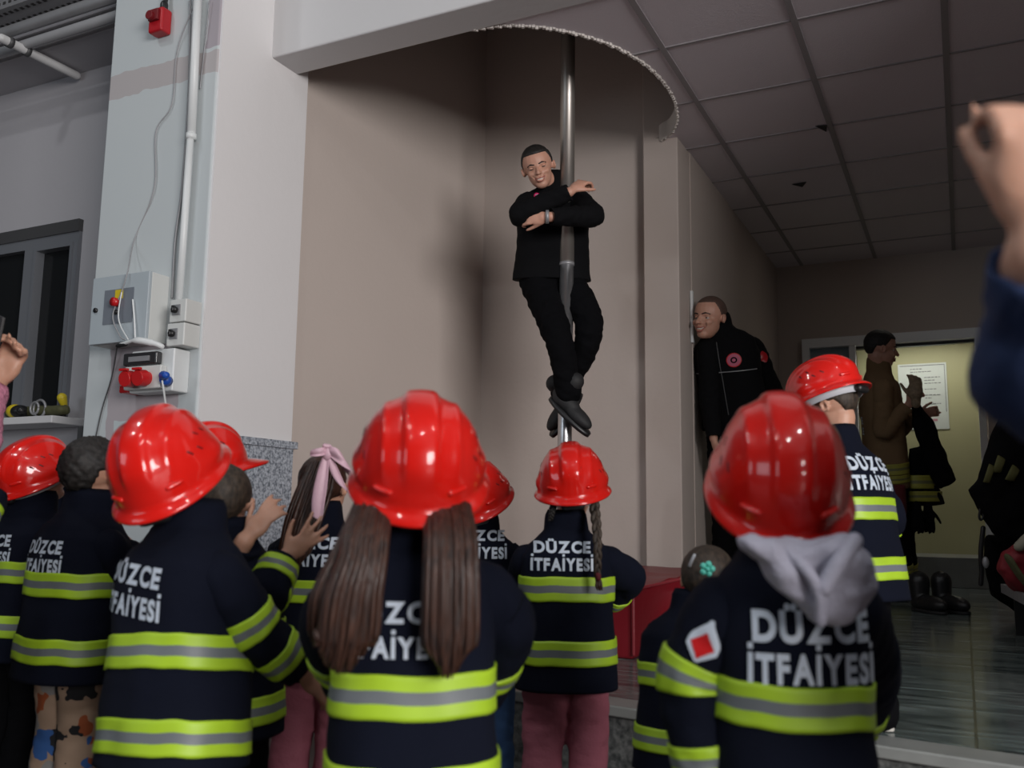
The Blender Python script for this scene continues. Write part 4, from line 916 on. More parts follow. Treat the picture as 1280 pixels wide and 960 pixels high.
# ================================================================== THE CHILDREN
DU, IT = 'DÜZCE', 'İTFAİYESİ'
def TX(z1=.668, z2=.620, h1=.027, h2=.026, w1=.142, w2=.158, x=0.0): return [(DU, x, z1, h1, w1), (IT, x, z2, h2, w2)]
def bunch(k, R0, R1, pts, n, seed, m='hairbrown', name='hair_bunch', r=.005, depthw=.02, ragged=14):
    "lock of hair: R0/R1 unused; pts = list of (y, xl, xr, d) rows; n strands"
    rd = random.Random(seed); bm = NB()
    for i in range(n):
        u = rd.random(); v = rd.uniform(-1, 1)*math.sqrt(max(0, 1-(2*u-1)**2)); cut = rd.uniform(0, ragged)+ragged*1.6*abs(2*u-1)**2; P_ = []
        wob = rd.uniform(-1, 1)
        for j, (y, xl, xr, d) in enumerate(pts):
            t = j/(len(pts)-1); yy = y-(cut if j == len(pts)-1 else 0); P_.append(at(xl+(xr-xl)*u+wob*4*math.sin(3*t), yy, d+v*depthw*(1-.3*t)))
        P_, R_ = smoothpath(P_, 4, [r*.8]+[r]*(len(pts)-2)+[r*.2]); tube(bm, P_, R_, 5)
    return obj(name, bm, M[m], k['root'])
k1 = child('child from behind in glossy red helmet, two long brown hair bunches, front centre', 523, 1.36, .97, turn=-1, head=(0, 27, 0), hat=dict(dz=.0, pitch=3, a=.102, b=.124, h=.122),
           arms={1: dict(img=[(633, 785, 1.38), (600, 868, 1.50)], bands=(.60,)), -1: dict(img=[(412, 785, 1.38), (440, 862, 1.50)], bands=(.60,))}, text=TX(.650, .602, .028, .028, .134, .152, -.034), bands=(.548, .425), bh=.060, seed=1, width=.87)
hair_cap(k1['root'], k1['HM'], k1['hs'], M['hairbrown'], 1.06, .30, -.34, -.2, .03, 5, 2, wide=1.05)
bunch(k1, 0, 0, [(606, 458, 492, 1.37), (660, 436, 484, 1.262), (700, 426, 479, 1.226), (745, 409, 473, 1.212), (800, 399, 469, 1.21), (845, 392, 460, 1.21)], 230, 4, r=.0038, ragged=24)
bunch(k1, 0, 0, [(606, 530, 580, 1.37), (660, 533, 592, 1.262), (700, 533, 594, 1.226), (755, 531, 595, 1.212), (805, 530, 594, 1.21), (850, 540, 580, 1.21)], 210, 5, r=.0042, ragged=20)
bunch(k1, 0, 0, [(615, 450, 462, 1.37), (680, 424, 442, 1.27), (740, 394, 414, 1.24), (812, 384, 402, 1.24)], 50, 6, r=.0038)
k2 = child('child from behind in red helmet with pale lavender hood over jacket, front right', 978, 1.24, .962, turn=-14, head=(6, 33, 2), hat=dict(dz=-.010, pitch=2, a=.095, b=.124, h=.126),
           arms={-1: dict(img=[(866, 855, 1.22), (880, 960, 1.20)], bands=(.42, .86)), 1: dict(img=[(1084, 845, 1.38), (1060, 915, 1.50)], bands=(.8,))}, text=TX(.652, .600, .038, .036, .152, .164, .014), bands=(.568, .440), bh=.055, seed=5, width=.76, bandtilt=(-.004, 0))
hair_cap(k2['root'], k2['HM'], k2['hs'], M['hairdark'], 1.05, .30, -.25, -.1, .02, 5, 3)
hood = [(916, 670), (940, 665), (975, 672), (1010, 676), (1045, 668), (1062, 668), (1074, 686), (1088, 700), (1096, 722), (1093, 750), (1086, 768), (1062, 776), (1038, 781), (1020, 777), (992, 754), (962, 722), (936, 692)]
me = outline(hood, 1.100, .06, .004, 8, 0.0)
for v in me.vertices: v.co += FW*(.008*noise.noise(v.co*22)+.008*math.sin(v.co.x*60+v.co.z*50)*.6)
wrinkle(me, .008, 24, 3); hd_ = link('hood', me, M['hood'], k2['root'])
bm = NB(); tube(bm, smoothpath([at(985, 690, 1.085), at(1010, 715, 1.062), at(1024, 742, 1.060), at(1026, 776, 1.068)], 5), .007, 10); tube(bm, smoothpath([at(1068, 676, 1.085), at(1050, 700, 1.062), at(1030, 735, 1.059)], 5), .010, 10); obj('hood_fold', bm, M['hood'], hd_)
def patch(S, l0, l1, th0, th1, m, parent, name, off=.0035, shape=None):
    bm = NB(); n = 10; g = [[bm.verts.new(S.pt(l0+(l1-l0)*i/n, th0+(th1-th0)*((j/n-.5)*(shape(i/n) if shape else 1)+.5), off)) for j in range(n+1)] for i in range(n+1)]
    for i in range(n):
        for j in range(n): bm.faces.new((g[i][j], g[i+1][j], g[i+1][j+1], g[i][j+1]))
    return obj(name, bm, M[m], parent)
def facing(S, l, tgt):
    return max((2*math.pi*k/48 for k in range(48)), key=lambda t: (S.pt(l, t)-S.pt(l, t+math.pi)).normalized().dot(tgt))
S_, a_ = k2['SL'][0]
tc_ = facing(S_, .12, (-FW-RT*.35).normalized())
patch(S_, S_.L[-1]*.17, S_.L[-1]*.40, tc_-.42, tc_+.42, 'letter', k2['jk'], 'sleeve_patch', .004, lambda t: max(.1, min(1, 2.2*t, 3-3*t+.1)))
patch(S_, S_.L[-1]*.24, S_.L[-1]*.38, tc_-.32, tc_+.32, 'redp', k2['jk'], 'patch_emblem', .0055, lambda t: max(.08, 1-abs(2*t-1)))
k11 = child('small girl from behind with side plait, red helmet and dusty pink trousers', 708, 2.42, .955, turn=-3, head=(3, 20, -4), hat=dict(dz=.014, pitch=-4, a=.098, b=.118, h=.120), headpos=(.018, .01, .875),
            arms={1: dict(img=[(786, 722, 2.46), (762, 750, 2.56)], bands=(.80,)), -1: dict(img=[(655, 735, 2.5), (670, 760, 2.58)], bands=())}, text=TX(.714, .668, .029, .031, .148, .160, -.014), bands=(.618, .455), bh=.064, hem=.355, trousers='pinktr', seed=9, width=.93)
hair_cap(k11['root'], k11['HM'], k11['hs'], M['hairshort'], 1.05, .30, -.25, -.1, .02, 5, 4)
def plait(k, pts, d, r, m='hairbrown', name='plait'):
    bm = NB(); path = smoothpath([at(x, y, dd) for x, y, dd in pts], 10); N = len(path)
    for ph in (0, 2.094, 4.189):
        P_ = []; R_ = []
        for i, p in enumerate(path):
            t = i/N; w_ = r*.75*(1-.35*t); P_.append(p+RT*w_*math.cos(i*.55+ph)+FW*w_*.6*math.sin(2*(i*.55+ph))); R_.append(r*.72*(1-.4*t))
        tube(bm, P_, R_, 8)
    return obj(name, bm, M[m], k['root'])
plait(k11, [(741, 622, 2.38), (745, 650, 2.33), (747, 685, 2.28), (747, 720, 2.27)], 0, .011, 'hairshort')
bm = NB(); tube(bm, [at(747.5, 719, 2.265), at(748, 723, 2.265)], .007, 10); obj('hair_band', bm, M['maroon'], k11['root'])
bm = NB(); locks(bm, [at(747+dx, 722, 2.27) for dx in (-2, -1, 0, 1, 2)], [at(750+dx, 738, 2.26) for dx in (-3, -1, 0, 1, 3)], .004, 5, 3, .001, 2); obj('plait_end', bm, M['hairbrown'], k11['root'])
plait(k11, [(693, 628, 2.37), (690, 640, 2.36), (688, 650, 2.37)], 0, .008, 'hairdark')
k10 = child('child in blue jeans and red helmet, half hidden between long-haired girl and plaited girl', 600, 2.70, .945, turn=2, head=(4, 26, -16), hat=dict(dz=.004, pitch=0, a=.098, b=.120, h=.120),
            arms={1: dict(img=[(648, 750, 2.68), (640, 800, 2.78)], bands=(.3,))}, text=TX(.742, .690, .030, .032, .150, .165, .0), bands=(.60, .45), trousers='denim', seed=12, width=.93)
hair_cap(k10['root'], k10['HM'], k10['hs'], M['hairbrown'], 1.05, .30, -.25, -.1)
k3 = child('child at left in large red helmet tilted up, two lime bands, beside clapping boy', 234, 1.64, .965, turn=56, lean=(3, -3), headpos=(-.028, -.030, .866), head=(-38, 26, -6), hat=dict(dz=.004, pitch=6, roll=-10, a=.102, b=.126, h=.130),
           arms={1: dict(img=[(322, 790, 1.60), (374, 835, 1.64)], bands=(.42, .74)), -1: dict(loc=[(-.17, .06, .56), (-.12, .17, .56)], bands=(.5,))}, text=TX(.672, .618, .034, .034, .160, .176, -.016), skewt=-.12, bands=(.545, .405), bh=.058, seed=15, bandtilt=(.010, -.012), width=.97)
hair_cap(k3['root'], k3['HM'], k3['hs'], M['hairshort'], 1.05, .30, -.25, -.1)
k5 = child('bare-headed boy with short brown hair clapping, beside child in tilted helmet', 284, 1.93, .925, turn=26, head=(-18, 6, 0), headpos=(-.01, .0, .855), arms={1: dict(img=[(332, 745, 1.82), (352, 700, 1.88)], bands=(.30, .74), hdimg=(.62, .52, .2), palmimg=(-.3, .2, .9), curl=.14, spread=.75, ts=1),
           -1: dict(img=[(282, 706, 1.88), (306, 676, 1.86)], bands=(.35,), hdimg=(.5, .62, .2), palmimg=(.2, -.1, .95), curl=.34, spread=.5, ts=1)}, bands=(.575, .42), seed=18)
hair_cap(k5['root'], k5['HM'], k5['hs'], M['hairshort'], 1.06, .30, -.24, -.0, .02, 6, 9, fuzz=.01)
k4 = child('child in red helmet beyond clapping boy, brim pointing at the granite cladding', 248, 2.2, 1.005, turn=50, head=(10, 18, 0), hat=dict(dz=.008, pitch=0, a=.098, b=.120, h=.115, brim=.05), arms={1: dict(loc=[(.125, .05, .56), (.05, .15, .55)], bands=(.6,), curl=.4), -1: dict(loc=[(-.125, .05, .56), (-.05, .15, .55)])}, seed=21)
hair_cap(k4['root'], k4['HM'], k4['hs'], M['hairshort'], 1.04, .30, -.24, -.05)
k6 = child('bare-headed boy with thick dark hair and beige printed trousers', 102, 2.34, 1.0, turn=60, lean=(2, 0), head=(-12, 8, 0), hs=.19, text=TX(.665, .620, .030, .030, .14, .155, .0), bands=(.590, .435), arms={1: dict(img=[(160, 725, 2.3), (158, 690, 2.4)], bands=(.5,)), -1: dict(loc=[(-.16, .02, .56), (-.13, .13, .55)])}, trousers='printtr', seed=24, legspread=.05)
hair_cap(k6['root'], k6['HM'], k6['hs'], M['hairdark'], 1.12, .26, -.26, .06, .07, 6, 5, fuzz=.05)
k7 = child('helmeted child at far left, standing beside the dark-haired boy and rack', 38, 2.66, 1.0, turn=62, head=(-4, 24, 0), hat=dict(dz=.006, pitch=4, a=.098, b=.122, h=.116), text=TX(.672, .626, .030, .030, .15, .165, .0), bands=(.60, .455), seed=27)
hair_cap(k7['root'], k7['HM'], k7['hs'], M['hairdark'], 1.05, .28, -.25, 0)
k8 = child('child mostly beyond left picture edge, only lime sleeve tape showing', -110, 2.0, .97, turn=40, arms={1: dict(img=[(-42, 665, 1.98), (-12, 618, 2.06)], bands=(.62,))}, seed=30, fhands=False)
hair_cap(k8['root'], k8['HM'], k8['hs'], M['hairdark'], 1.06, .28, -.25, 0)
k9 = child('girl with pale pink ribbon bow in long dark hair and mauve trousers', 402, 2.46, .975, turn=20, head=(8, 10, 0), bands=(.59, .44), arms={-1: dict(img=[(362, 728, 2.50), (374, 700, 2.6)], bands=(.25,)), 1: dict(loc=[(.15, .03, .56), (.11, .14, .52)])}, text=TX(.70, .655, .03, .03, .15, .165, 0), trousers='pinktr', shoes='redcord', shoe_sole='redcord', seed=33, width=.88)
hair_cap(k9['root'], k9['HM'], k9['hs'], M['hairbrown'], 1.08, .30, -.28, -.15, .03, 5, 8)
bunch(k9, 0, 0, [(578, 388, 420, 2.40), (610, 374, 412, 2.36), (650, 360, 398, 2.33), (690, 352, 384, 2.32), (722, 352, 378, 2.32)], 150, 14, r=.0055, depthw=.03)
def ribbon(rows, name, par, th=.004):
    bm = NB(); vs = []
    for (x, y, d, hw, ang) in rows:
        c = at(x, y, d); ax = RT*math.cos(ang)-UP*math.sin(ang); vs.append([bm.verts.new(c+ax*hw*t*d/FPX+FW*(.005*math.sin(t*5))) for t in (-1, -.5, 0, .5, 1)])
    for a, b in zip(vs, vs[1:]):
        for i in range(4): bm.faces.new((a[i], a[i+1], b[i+1], b[i]))
    o = obj(name, bm, M['pinkbow'], par); s_ = o.modifiers.new('s', 'SOLIDIFY'); s_.thickness = th; q = o.modifiers.new('q', 'SUBSURF'); q.levels = 1; q.render_levels = 2; return o
D9 = 2.27
bm = NB(); ell(bm, at(409, 566, D9), (.016, .012, .02)); knot = obj('bow', bm, M['pinkbow'], k9['root'])
ribbon([(408, 568, D9, 4, 0), (403, 600, D9-.01, 9, .1), (398, 628, D9-.02, 9, .1), (397, 650, D9-.02, 8, .5)], 'ribbon_tail', knot)
ribbon([(412, 568, D9, 4, 0), (420, 592, D9-.01, 10, .5), (430, 612, D9-.02, 11, .7), (438, 618, D9-.02, 8, 1.0)], 'ribbon_tail', knot)
ribbon([(410, 565, D9, 5, 1.4), (424, 571, D9-.03, 15, 1.2), (436, 580, D9-.01, 13, 1.0), (430, 590, D9+.01, 8, .8)], 'ribbon_loop', knot)
ribbon([(408, 564, D9, 5, 1.4), (398, 566, D9-.03, 6, 1.8), (388, 567, D9, 4, 1.7)], 'ribbon_loop', knot)
ribbon([(409, 564, D9, 5, 0), (408, 557, D9-.02, 8, .2), (410, 554, D9, 4, .2)], 'ribbon_loop', knot)
k12 = child('small girl with turquoise flower hair clip, peeking out beside hooded child', 862, 1.90, .76, turn=18, lean=(6, 0), head=(6, -10, 6), headpos=(.03, .01, .845), hs=.20, arms={-1: dict(img=[(832, 800, 1.92), (840, 880, 2.0)], bands=(.48, .80)), 1: dict(loc=[(.16, .03, .56), (.11, .14, .52)])}, bands=(.60, .44), seed=36, width=1.05)
hair_cap(k12['root'], k12['HM'], k12['hs'], M['hairshort'], 1.05, .26, -.28, -.1, .015, 5, 11)
q = at(884, 711, 1.78); bm = NB()
for i in range(5): a = i*1.2566; ell(bm, q+RT*.0095*math.cos(a)+UP*.0095*math.sin(a), (.0065, .0065, .0065), None, 10, 6)
ell(bm, q-FW*.004, (.005, .005, .005), None, 10, 6); obj('flower_clip', bm, mat('turquoise_clip', (.12, .62, .50), .35), k12['root'])
bm = NB(); tube(bm, [at(862, 707, 1.80), at(865, 700, 1.79), at(868, 694, 1.79)], .003, 8); obj('hair_slide', bm, M['strap'], k12['root'])
k13 = child('boy on raised platform bowing his helmeted head, back lettering turned away', 1068, 2.36, .93, turn=-54, zfloor=ZP, lean=(6, 0), head=(-14, -22, 0), headpos=(.010, .020, .885), hs=.185, shoe_sole='sole', hat=dict(dz=.038, dy=.0, pitch=3, a=.092, b=.110, h=.104, brim=.022), text=TX(.690, .636, .038, .038, .160, .175, -.005), bands=(.585, .425), bh=.060, seed=40, width=.92, hem=.34)
hair_cap(k13['root'], k13['HM'], k13['hs'], M['hairshort'], 1.03, .28, -.2, .0, .01, 6, 13, fuzz=.004)
# ================================================================== THE ADULTS
def HF(c, f, u):
    f = Vector(f).normalized(); u = Vector(u); u = (u-f*u.dot(f)).normalized(); x = f.cross(u)
    return Matrix(((x.x, f.x, u.x, c[0]), (x.y, f.y, u.y, c[1]), (x.z, f.z, u.z, c[2]), (0, 0, 0, 1)))
def img(x, y, z=0): return RT*x+UP*y+FW*z            # picture-right, picture-up, away
AK = ((-.04, .205, .135, 0), (.06, .195, .13, 0), (.20, .185, .125, 0), (.33, .195, .125, 0), (.41, .180, .11, 0), (.45, .135, .09, 0), (.48, .085, .078, 0), (.50, .070, .070, .006), (.555, .066, .068, .010))
def boot(root, ank, toe, up, L=.27, m='shoe', h=.10, name='boot', sole='black'):
    f = (Vector(toe)-Vector(ank)).normalized(); Mx = HF(Vector(ank), f, up)
    bm = NB(); ell(bm, (0, L*.08, -.045), (.048, L*.34, .045), Mx); ell(bm, (0, L*.42, -.055), (.050, L*.34, .036), Mx); tube(bm, [Mx @ Vector((0, -.01, -.05)), Mx @ Vector((0, -.01, h-.04))], [.045, .048], 14)
    o = link(name, fused(bm, .007, 3), M[m], root)
    bm = NB(); rings = []
    for z in (-.098, -.078): rings.append([Mx @ Vector((.054*math.cos(a*math.pi/14), L*.30+L*.52*math.sin(a*math.pi/14), z)) for a in range(28)])
    cap_rings(bm, rings); obj('sole', bm, M[sole], o); return o
def adult(label, base, pelvis, neck, fwd, head, sh, el, wr, hands, hip=None, knee=None, ank=None, toes=None, skin='skinm', coat='blackcloth', trou='darktr', keys=AK, hs=.235, smile=0, mo=0, hairmat='hairdark', hairargs=None, seed=50, group='adult firefighters', coatname='jacket', hl=.175, neck_r=.25, face=True, r_leg=(.085, .068, .062), sleeves=.058, up=(0, 0, 1), boots=True, eyes='open', toe_up=None, brow='hairdark', fingers=True):
    root = empty('person', base, label, 'person', group)
    pv, nk = Vector(pelvis), Vector(neck); L = (nk-pv).length/.47; TM = HF(pv, fwd, nk-pv) @ Matrix.Scale(1, 4)
    # keep z along the spine
    zz = (nk-pv).normalized(); f = Vector(fwd); f = (f-zz*f.dot(zz)).normalized(); x = f.cross(zz); TM = Matrix(((x.x, f.x, zz.x, pv.x), (x.y, f.y, zz.y, pv.y), (x.z, f.z, zz.z, pv.z), (0, 0, 0, 1)))
    T = Torso(TM, [(k[0]*L, k[1], k[2], k[3]) for k in keys], seed, .007, 2.4, 7)
    HM = HF(*head)
    bm = NB(); head_prims(bm, HM, hs, False, TM @ Vector((0, 0, .50*L)), neck_r)
    tube(bm, [TM @ Vector((0, 0, z*L)) for z in (.0, .15, .30, .38)], [.125, .115, .12, .10], 18, flat=.7, up=x); tube(bm, [TM @ Vector((0, 0, .34*L)), TM @ Vector((0, 0, .50*L))], [.07, .055], 12)
    for i in range(2):
        tube(bm, smoothpath([sh[i], Vector(sh[i]).lerp(el[i], .5), el[i], Vector(el[i]).lerp(wr[i], .5), wr[i]], 5, None), .025, 12); tube(bm, [sh[i], TM @ Vector((0, 0, .38*L))], .04, 10)
        h = hands[i]
        if h is not None: hand(bm, Vector(wr[i])+Vector(h['d']).normalized()*.02, h['d'], h['pn'], hl, h.get('curl', .4), h.get('spread', .15), h.get('ts', 1), thumb_open=h.get('to', .6))
        if hip: tube(bm, [hip[i], knee[i], ank[i]], [.07, .045, .035], 12)
    me = fused(bm, .005, 3); sculpt_head(me, HM, hs, smile, mo); body = link('body', me, M[skin], root)
    if face: face_bits(root, HM, hs, smile, mo, brow, eyes)
    if hairargs is not None: hair_cap(root, HM, hs, M[hairmat], **hairargs)
    bm = NB(); T.add(bm, 70, 80); SL = []
    for i in range(2):
        s_, e_, w_ = Vector(sh[i]), Vector(el[i]), Vector(wr[i]); S_ = Sleeve([s_.lerp(TM @ Vector((0, 0, .40*L)), .3), s_, s_.lerp(e_, .5), e_, e_.lerp(w_, .5), w_], [sleeves*.95, sleeves*1.15, sleeves*1.05, sleeves, sleeves*.85, sleeves*.72], seed+i*5, .006); S_.add(bm); SL.append(S_)
    jk = obj(coatname, bm, M[coat], root)
    if hip:
        tr = link('trousers', legs_mesh(hip, knee, ank, r_leg, .008, seed, pelvis=(pv-zz*.02, (.15, .11, .12))), M[trou], root)
        if boots:
            for i in range(2): boot(root, ank[i], toes[i], (toe_up or [(0, 0, 1)]*2)[i])
    return dict(root=root, TM=TM, T=T, HM=HM, jk=jk, SL=SL, L=L, hs=hs)
# ---- firefighter clinging to the pole
pd_ = 4.62
m1 = adult('smiling firefighter in black uniform hugging the steel pole with crossed legs', at(705, 545, 4.6), at(690, 342, 4.80), at(692, 238, 4.80), img(-.05, .05, -1),
    (at(673, 210, 4.70), img(-.10, -.22, -1), img(-.26, 1, 0)),
    [at(661, 256, 4.74), at(724, 254, 4.74)], [at(651, 268, 4.52), at(741, 270, 4.56)], [at(712, 240, 4.46), at(688, 271, 4.46)],
    [dict(d=img(.6, .55, .5), pn=img(.5, -.3, .8), curl=.7, ts=-1), dict(d=img(-1, -.02, .15), pn=img(-.1, -.1, 1), curl=.75, ts=1, to=.35)],
    [at(672, 352, 4.78), at(708, 352, 4.78)], [at(698, 424, 4.53), at(737, 412, 4.60)], [at(711, 490, 4.50), at(703, 490, 4.71)], [at(752, 530, 4.42), at(680, 524, 4.68)],
    smile=1, mo=.15, hs=.232, hairargs=dict(thick=1.05, front=.27, nape=-.2, sidez=.0, bump=.02, fuzz=.01), seed=51, toe_up=[img(.5, .8, -.3), img(-.4, .8, -.2)], boots=True, r_leg=(.095, .070, .062), eyes='down', neck_r=.24)
# trouser flaps, emblem, watch
bm = NB(); p = m1['TM'] @ Vector((-.0, .15, .37)); e0 = at(671, 245, 4.52)
bm = NB(); tube(bm, [e0, e0-FW*.006], .015, 20, False); em = obj('chest_emblem', bm, mat('magenta_emblem', (.55, .01, .10), .5), m1['jk'])
bm = NB()
for a in range(5): ell(bm, e0-FW*.010+RT*.006*math.cos(a*1.2566)+UP*.006*math.sin(a*1.2566), (.0025, .0025, .0025), None, 8, 6)
obj('emblem_mark', bm, M['letter'], em)
w0 = at(684, 271, 4.46); bm = NB(); tube(bm, [w0-RT*.008, w0+RT*.008], .033, 20, False); wt_ = obj('wristwatch', bm, M['galv'], m1['root'])
for kx, ky, s_ in ((746, 412, 1), (684, 408, -1)):
    q = at(kx-4*s_, ky, 4.6); bm = NB(); ell(bm, q, (.045, .05, .035)); tube(bm, [q, q+RT*.03*s_-UP*.03], [.035, .012], 10); me = fused(bm, .007, 3); link('trouser_knee_fold', me, M['darktr'], m1['root'])
# ---- laughing man leaning at the corridor corner
m2 = adult('laughing man in black jacket with round pink emblem leaning at the wall corner', at(905, 722, 5.38), at(921, 522, 5.40), at(902, 415, 5.38), img(-.40, 0, -.92),
    (at(887, 398, 5.34), img(-.72, .02, -.66), img(.08, 1, .05)),
    [at(886, 438, 5.34), at(942, 436, 5.46)], [at(887, 500, 5.30), at(972, 505, 5.44)], [at(892, 548, 5.18), at(962, 560, 5.28)],
    [dict(d=img(.2, -1, -.2), pn=img(1, 0, 0), ts=1), dict(d=img(-.4, -.9, -.2), pn=img(-1, 0, 0), ts=-1)],
    [at(900, 530, 5.38), at(930, 530, 5.40)], [at(904, 630, 5.34), at(932, 630, 5.36)], [at(904, 714, 5.36), at(932, 716, 5.38)], [at(888, 722, 5.2), at(916, 722, 5.2)],
    smile=1, mo=.7, hs=.262, hairmat='stubble', hairargs=dict(thick=1.012, front=.30, nape=-.2, sidez=.02, bump=.0), seed=61, neck_r=.20)
T = m2['T']; TMi = m2['TM']
def front_pt(T, x, z, off=.004):
    a, b, cy = T.prof(z); t = max(0, 1-(abs(x)/a)**T.n); y0 = b*t**(1/T.n); dd = T.disp(x, y0, z)+off; r = math.hypot(x, y0) or 1
    return T.M @ Vector((x*(1+dd/r), cy+y0*(1+dd/r), z))
def disc_on(T, x, z, r0, r1, m, parent, name, off):
    bm = NB(); n = 28; rings = [[bm.verts.new(front_pt(T, x+rr_*math.cos(a*2*math.pi/n), z+rr_*math.sin(a*2*math.pi/n), off)) for a in range(n)] for rr_ in (r0, (r0+r1)/2, r1)]
    for A_, B_ in zip(rings, rings[1:]):
        for i in range(n): j = (i+1) % n; bm.faces.new((A_[i], A_[j], B_[j], B_[i]))
    if r0 < .006: bm.faces.new(rings[0][::-1])
    return obj(name, bm, M[m] if isinstance(m, str) else m, parent)
pk = mat('pink_emblem_thread', (.45, .10, .17), .6)
d_ = disc_on(T, -.060, .345, .018, .036, pk, m2['jk'], 'chest_emblem', .004); disc_on(T, -.060, .345, .002, .010, pk, d_, 'emblem_mark', .0045); disc_on(T, -.060, .345, .036, .041, 'redp', d_, 'emblem_ring', .0042)
bm = NB(); tube(bm, [front_pt(T, x/100, .285+.0008*x, .003) for x in range(-17, 18, 2)], .0028, 8); obj('grey_piping', bm, M['galv'], m2['jk'])
bm = NB(); tube(bm, [front_pt(T, .02, z/100, .003) for z in range(4, 49, 3)], .003, 8); obj('zip', bm, M['aludark'], m2['jk'])
S_ = m2['SL'][1]; tc_ = facing(S_, .15, img(.2, 0, -1)); patch(S_, .10, .17, tc_-.45, tc_+.45, 'siren', m2['jk'], 'sleeve_badge', .005, lambda t: max(.2, 1-abs(2*t-1)**2))
# white strip light switch trunking on the corridor wall behind him
z_ = onX(864, 390, -1.383); bm = NB(); bx(bm, -1.385, -1.37, z_.y-.012, z_.y+.012, CAMZ+1.0, CAMZ+1.31); tag(obj('wall_trunking', bm, M['white'], smooth=False), 'thin white vertical trunking on corridor wall behind the laughing man', 'cable trunking')
# ---- firefighter at the back with bunker gear over his arm
m3 = adult('firefighter in tan bunker coat standing in profile before the olive door', at(1118, 757, 5.98), at(1108, 592, 6.02), at(1098, 470, 6.02), img(1, 0, -.25),
    (at(1101, 436, 6.0), img(1, -.12, -.12), img(.10, 1, 0)),
    [at(1104, 486, 5.88), at(1112, 486, 6.16)], [at(1104, 540, 5.84), at(1122, 538, 6.16)], [at(1134, 508, 5.80), at(1144, 520, 6.08)],
    [dict(d=img(.6, .7, 0), pn=img(.2, -.5, .8), curl=.8, ts=1), dict(d=img(.8, .2, 0), pn=img(0, 0, -1), curl=.8, ts=-1)],
    [at(1112, 600, 5.94), at(1118, 600, 6.12)], [at(1118, 675, 5.92), at(1124, 675, 6.12)], [at(1119, 738, 5.94), at(1127, 738, 6.14)], [at(1150, 745, 5.9), at(1158, 745, 6.1)],
    hs=.245, coat='tan', coatname='bunker_coat', hairargs=dict(thick=1.05, front=.24, nape=-.2, sidez=.02, bump=.015, fuzz=.008), seed=71, keys=tuple((k[0]-(.02 if k[0] < 0 else 0), k[1]*.98, k[2]*1.05, k[3]) for k in AK), r_leg=(.10, .095, .10), neck_r=.26)
torso_band(m3['T'], .045, .07, m3['jk'], 'bandold'); torso_band(m3['T'], -.02, .05, m3['jk'], 'bandold')
for i, (an, kn) in enumerate(((at(1119, 738, 5.94), at(1118, 675, 5.92)), (at(1127, 738, 6.14), at(1124, 675, 6.12)))):
    Sx = Sleeve([kn, kn.lerp(an, .5), an], [.098, .105, .112], 3, .006); bm = NB(); Sx.add(bm); cu = obj('trouser_cuff', bm, M['darktr'], m3['root'])
    sleeve_band(Sx, Sx.L[-1]*.45, .055, cu, 'bandold', 'cuff_band'); sleeve_band(Sx, Sx.L[-1]*.74, .055, cu, 'bandold', 'cuff_band')
S_ = m3['SL'][0]; tc_ = facing(S_, .12, img(-.2, 0, -1))
back_text(m3['T'], [('E', .05, .34, .045, .04), ('E', .05, .27, .045, .04)], m3['jk'])
g1 = outline([(1138, 498, 0), (1146, 495, 0), (1154, 510, 0), (1168, 528, 0), (1178, 556, 0), (1195, 600, 0), (1186, 607, 0), (1174, 612, 0), (1162, 596, 0), (1150, 560, 0), (1140, 530, 0)], 5.86, .10, .009, 5, .008, 12)
o = link('draped_jacket', g1, M['blackcloth'], None); rebase(o, at(1160, 605, 5.86)); tag(o, 'black jacket draped over the forearm of the firefighter in tan', 'jacket')
e = empty('carried_coat', at(1155, 632, 5.90), 'dark coat with dull yellow hem bands hanging from the firefighter\'s arm', 'coat')
g2 = outline([(1136, 560), (1156, 556), (1166, 580), (1172, 606), (1182, 630), (1160, 633), (1134, 631)], 5.93, .12, .009, 5, .006, 12); c_ = link('coat_shell', g2, M['blackcloth'], e)
for y0, y1 in ((594, 611), (614, 627)):
    bm = NB(); n = 12; lay = bm.verts.layers.float.new('v'); rows = []
    for j in range(9):
        row = []
        for i in range(n+1):
            t = i/n; x = 1135+(1172+(y0-594)*.25-1135)*t; q = bm.verts.new(at(x, y0+(y1-y0)*j/8, 5.93-.072*math.sqrt(max(.02, 1-(2*t-1)**2))-.004)); q[lay] = j/8; row.append(q)
        rows.append(row)
    for a, b in zip(rows, rows[1:]):
        for i in range(n): bm.faces.new((a[i], a[i+1], b[i+1], b[i]))
    o = obj('hem_band', bm, M['bandold'], c_); s_ = o.modifiers.new('s', 'SOLIDIFY'); s_.thickness = .004
e = empty('glove_pair', at(1152, 668, 5.86), 'pair of dark work gloves dangling below the carried coat', 'gloves')
for dx, dd in ((1146, 5.84), (1160, 5.88)):
    bm = NB(); hand(bm, at(dx, 636, dd), img(.05, -1, 0), img(.2, 0, 1), .19, .35, .2, 1); link('glove', fused(bm, .006, 2), M['blackcloth'], e)
e = empty('held_glove', at(1145, 505, 5.70), 'pale mottled glove held upright in the hand of firefighter in tan', 'glove')
bm = NB(); hand(bm, at(1145, 500, 5.70), img(.0, 1, 0), img(.1, 0, 1), .20, .5, .12, 1); ell(bm, at(1144, 488, 5.70), (.045, .035, .06)); link('glove_body', fused(bm, .006, 2), mat('mottled_glove', (.22, .16, .10), .7, var=.7, vs=60), e)
bm = NB(); tube(bm, [at(1139, 645, 5.86), at(1146, 655, 5.86)], .01, 8); bm.free()
e = outline([(1114, 606), (1132, 606), (1134, 645), (1118, 648)], 5.80, .07, .008, 4, .005, 12); o = link('folded_trousers', e, M['maroon'], None); rebase(o, at(1124, 645, 5.8)); tag(o, 'dark red cloth hanging at the hip of firefighter in tan', 'cloth')
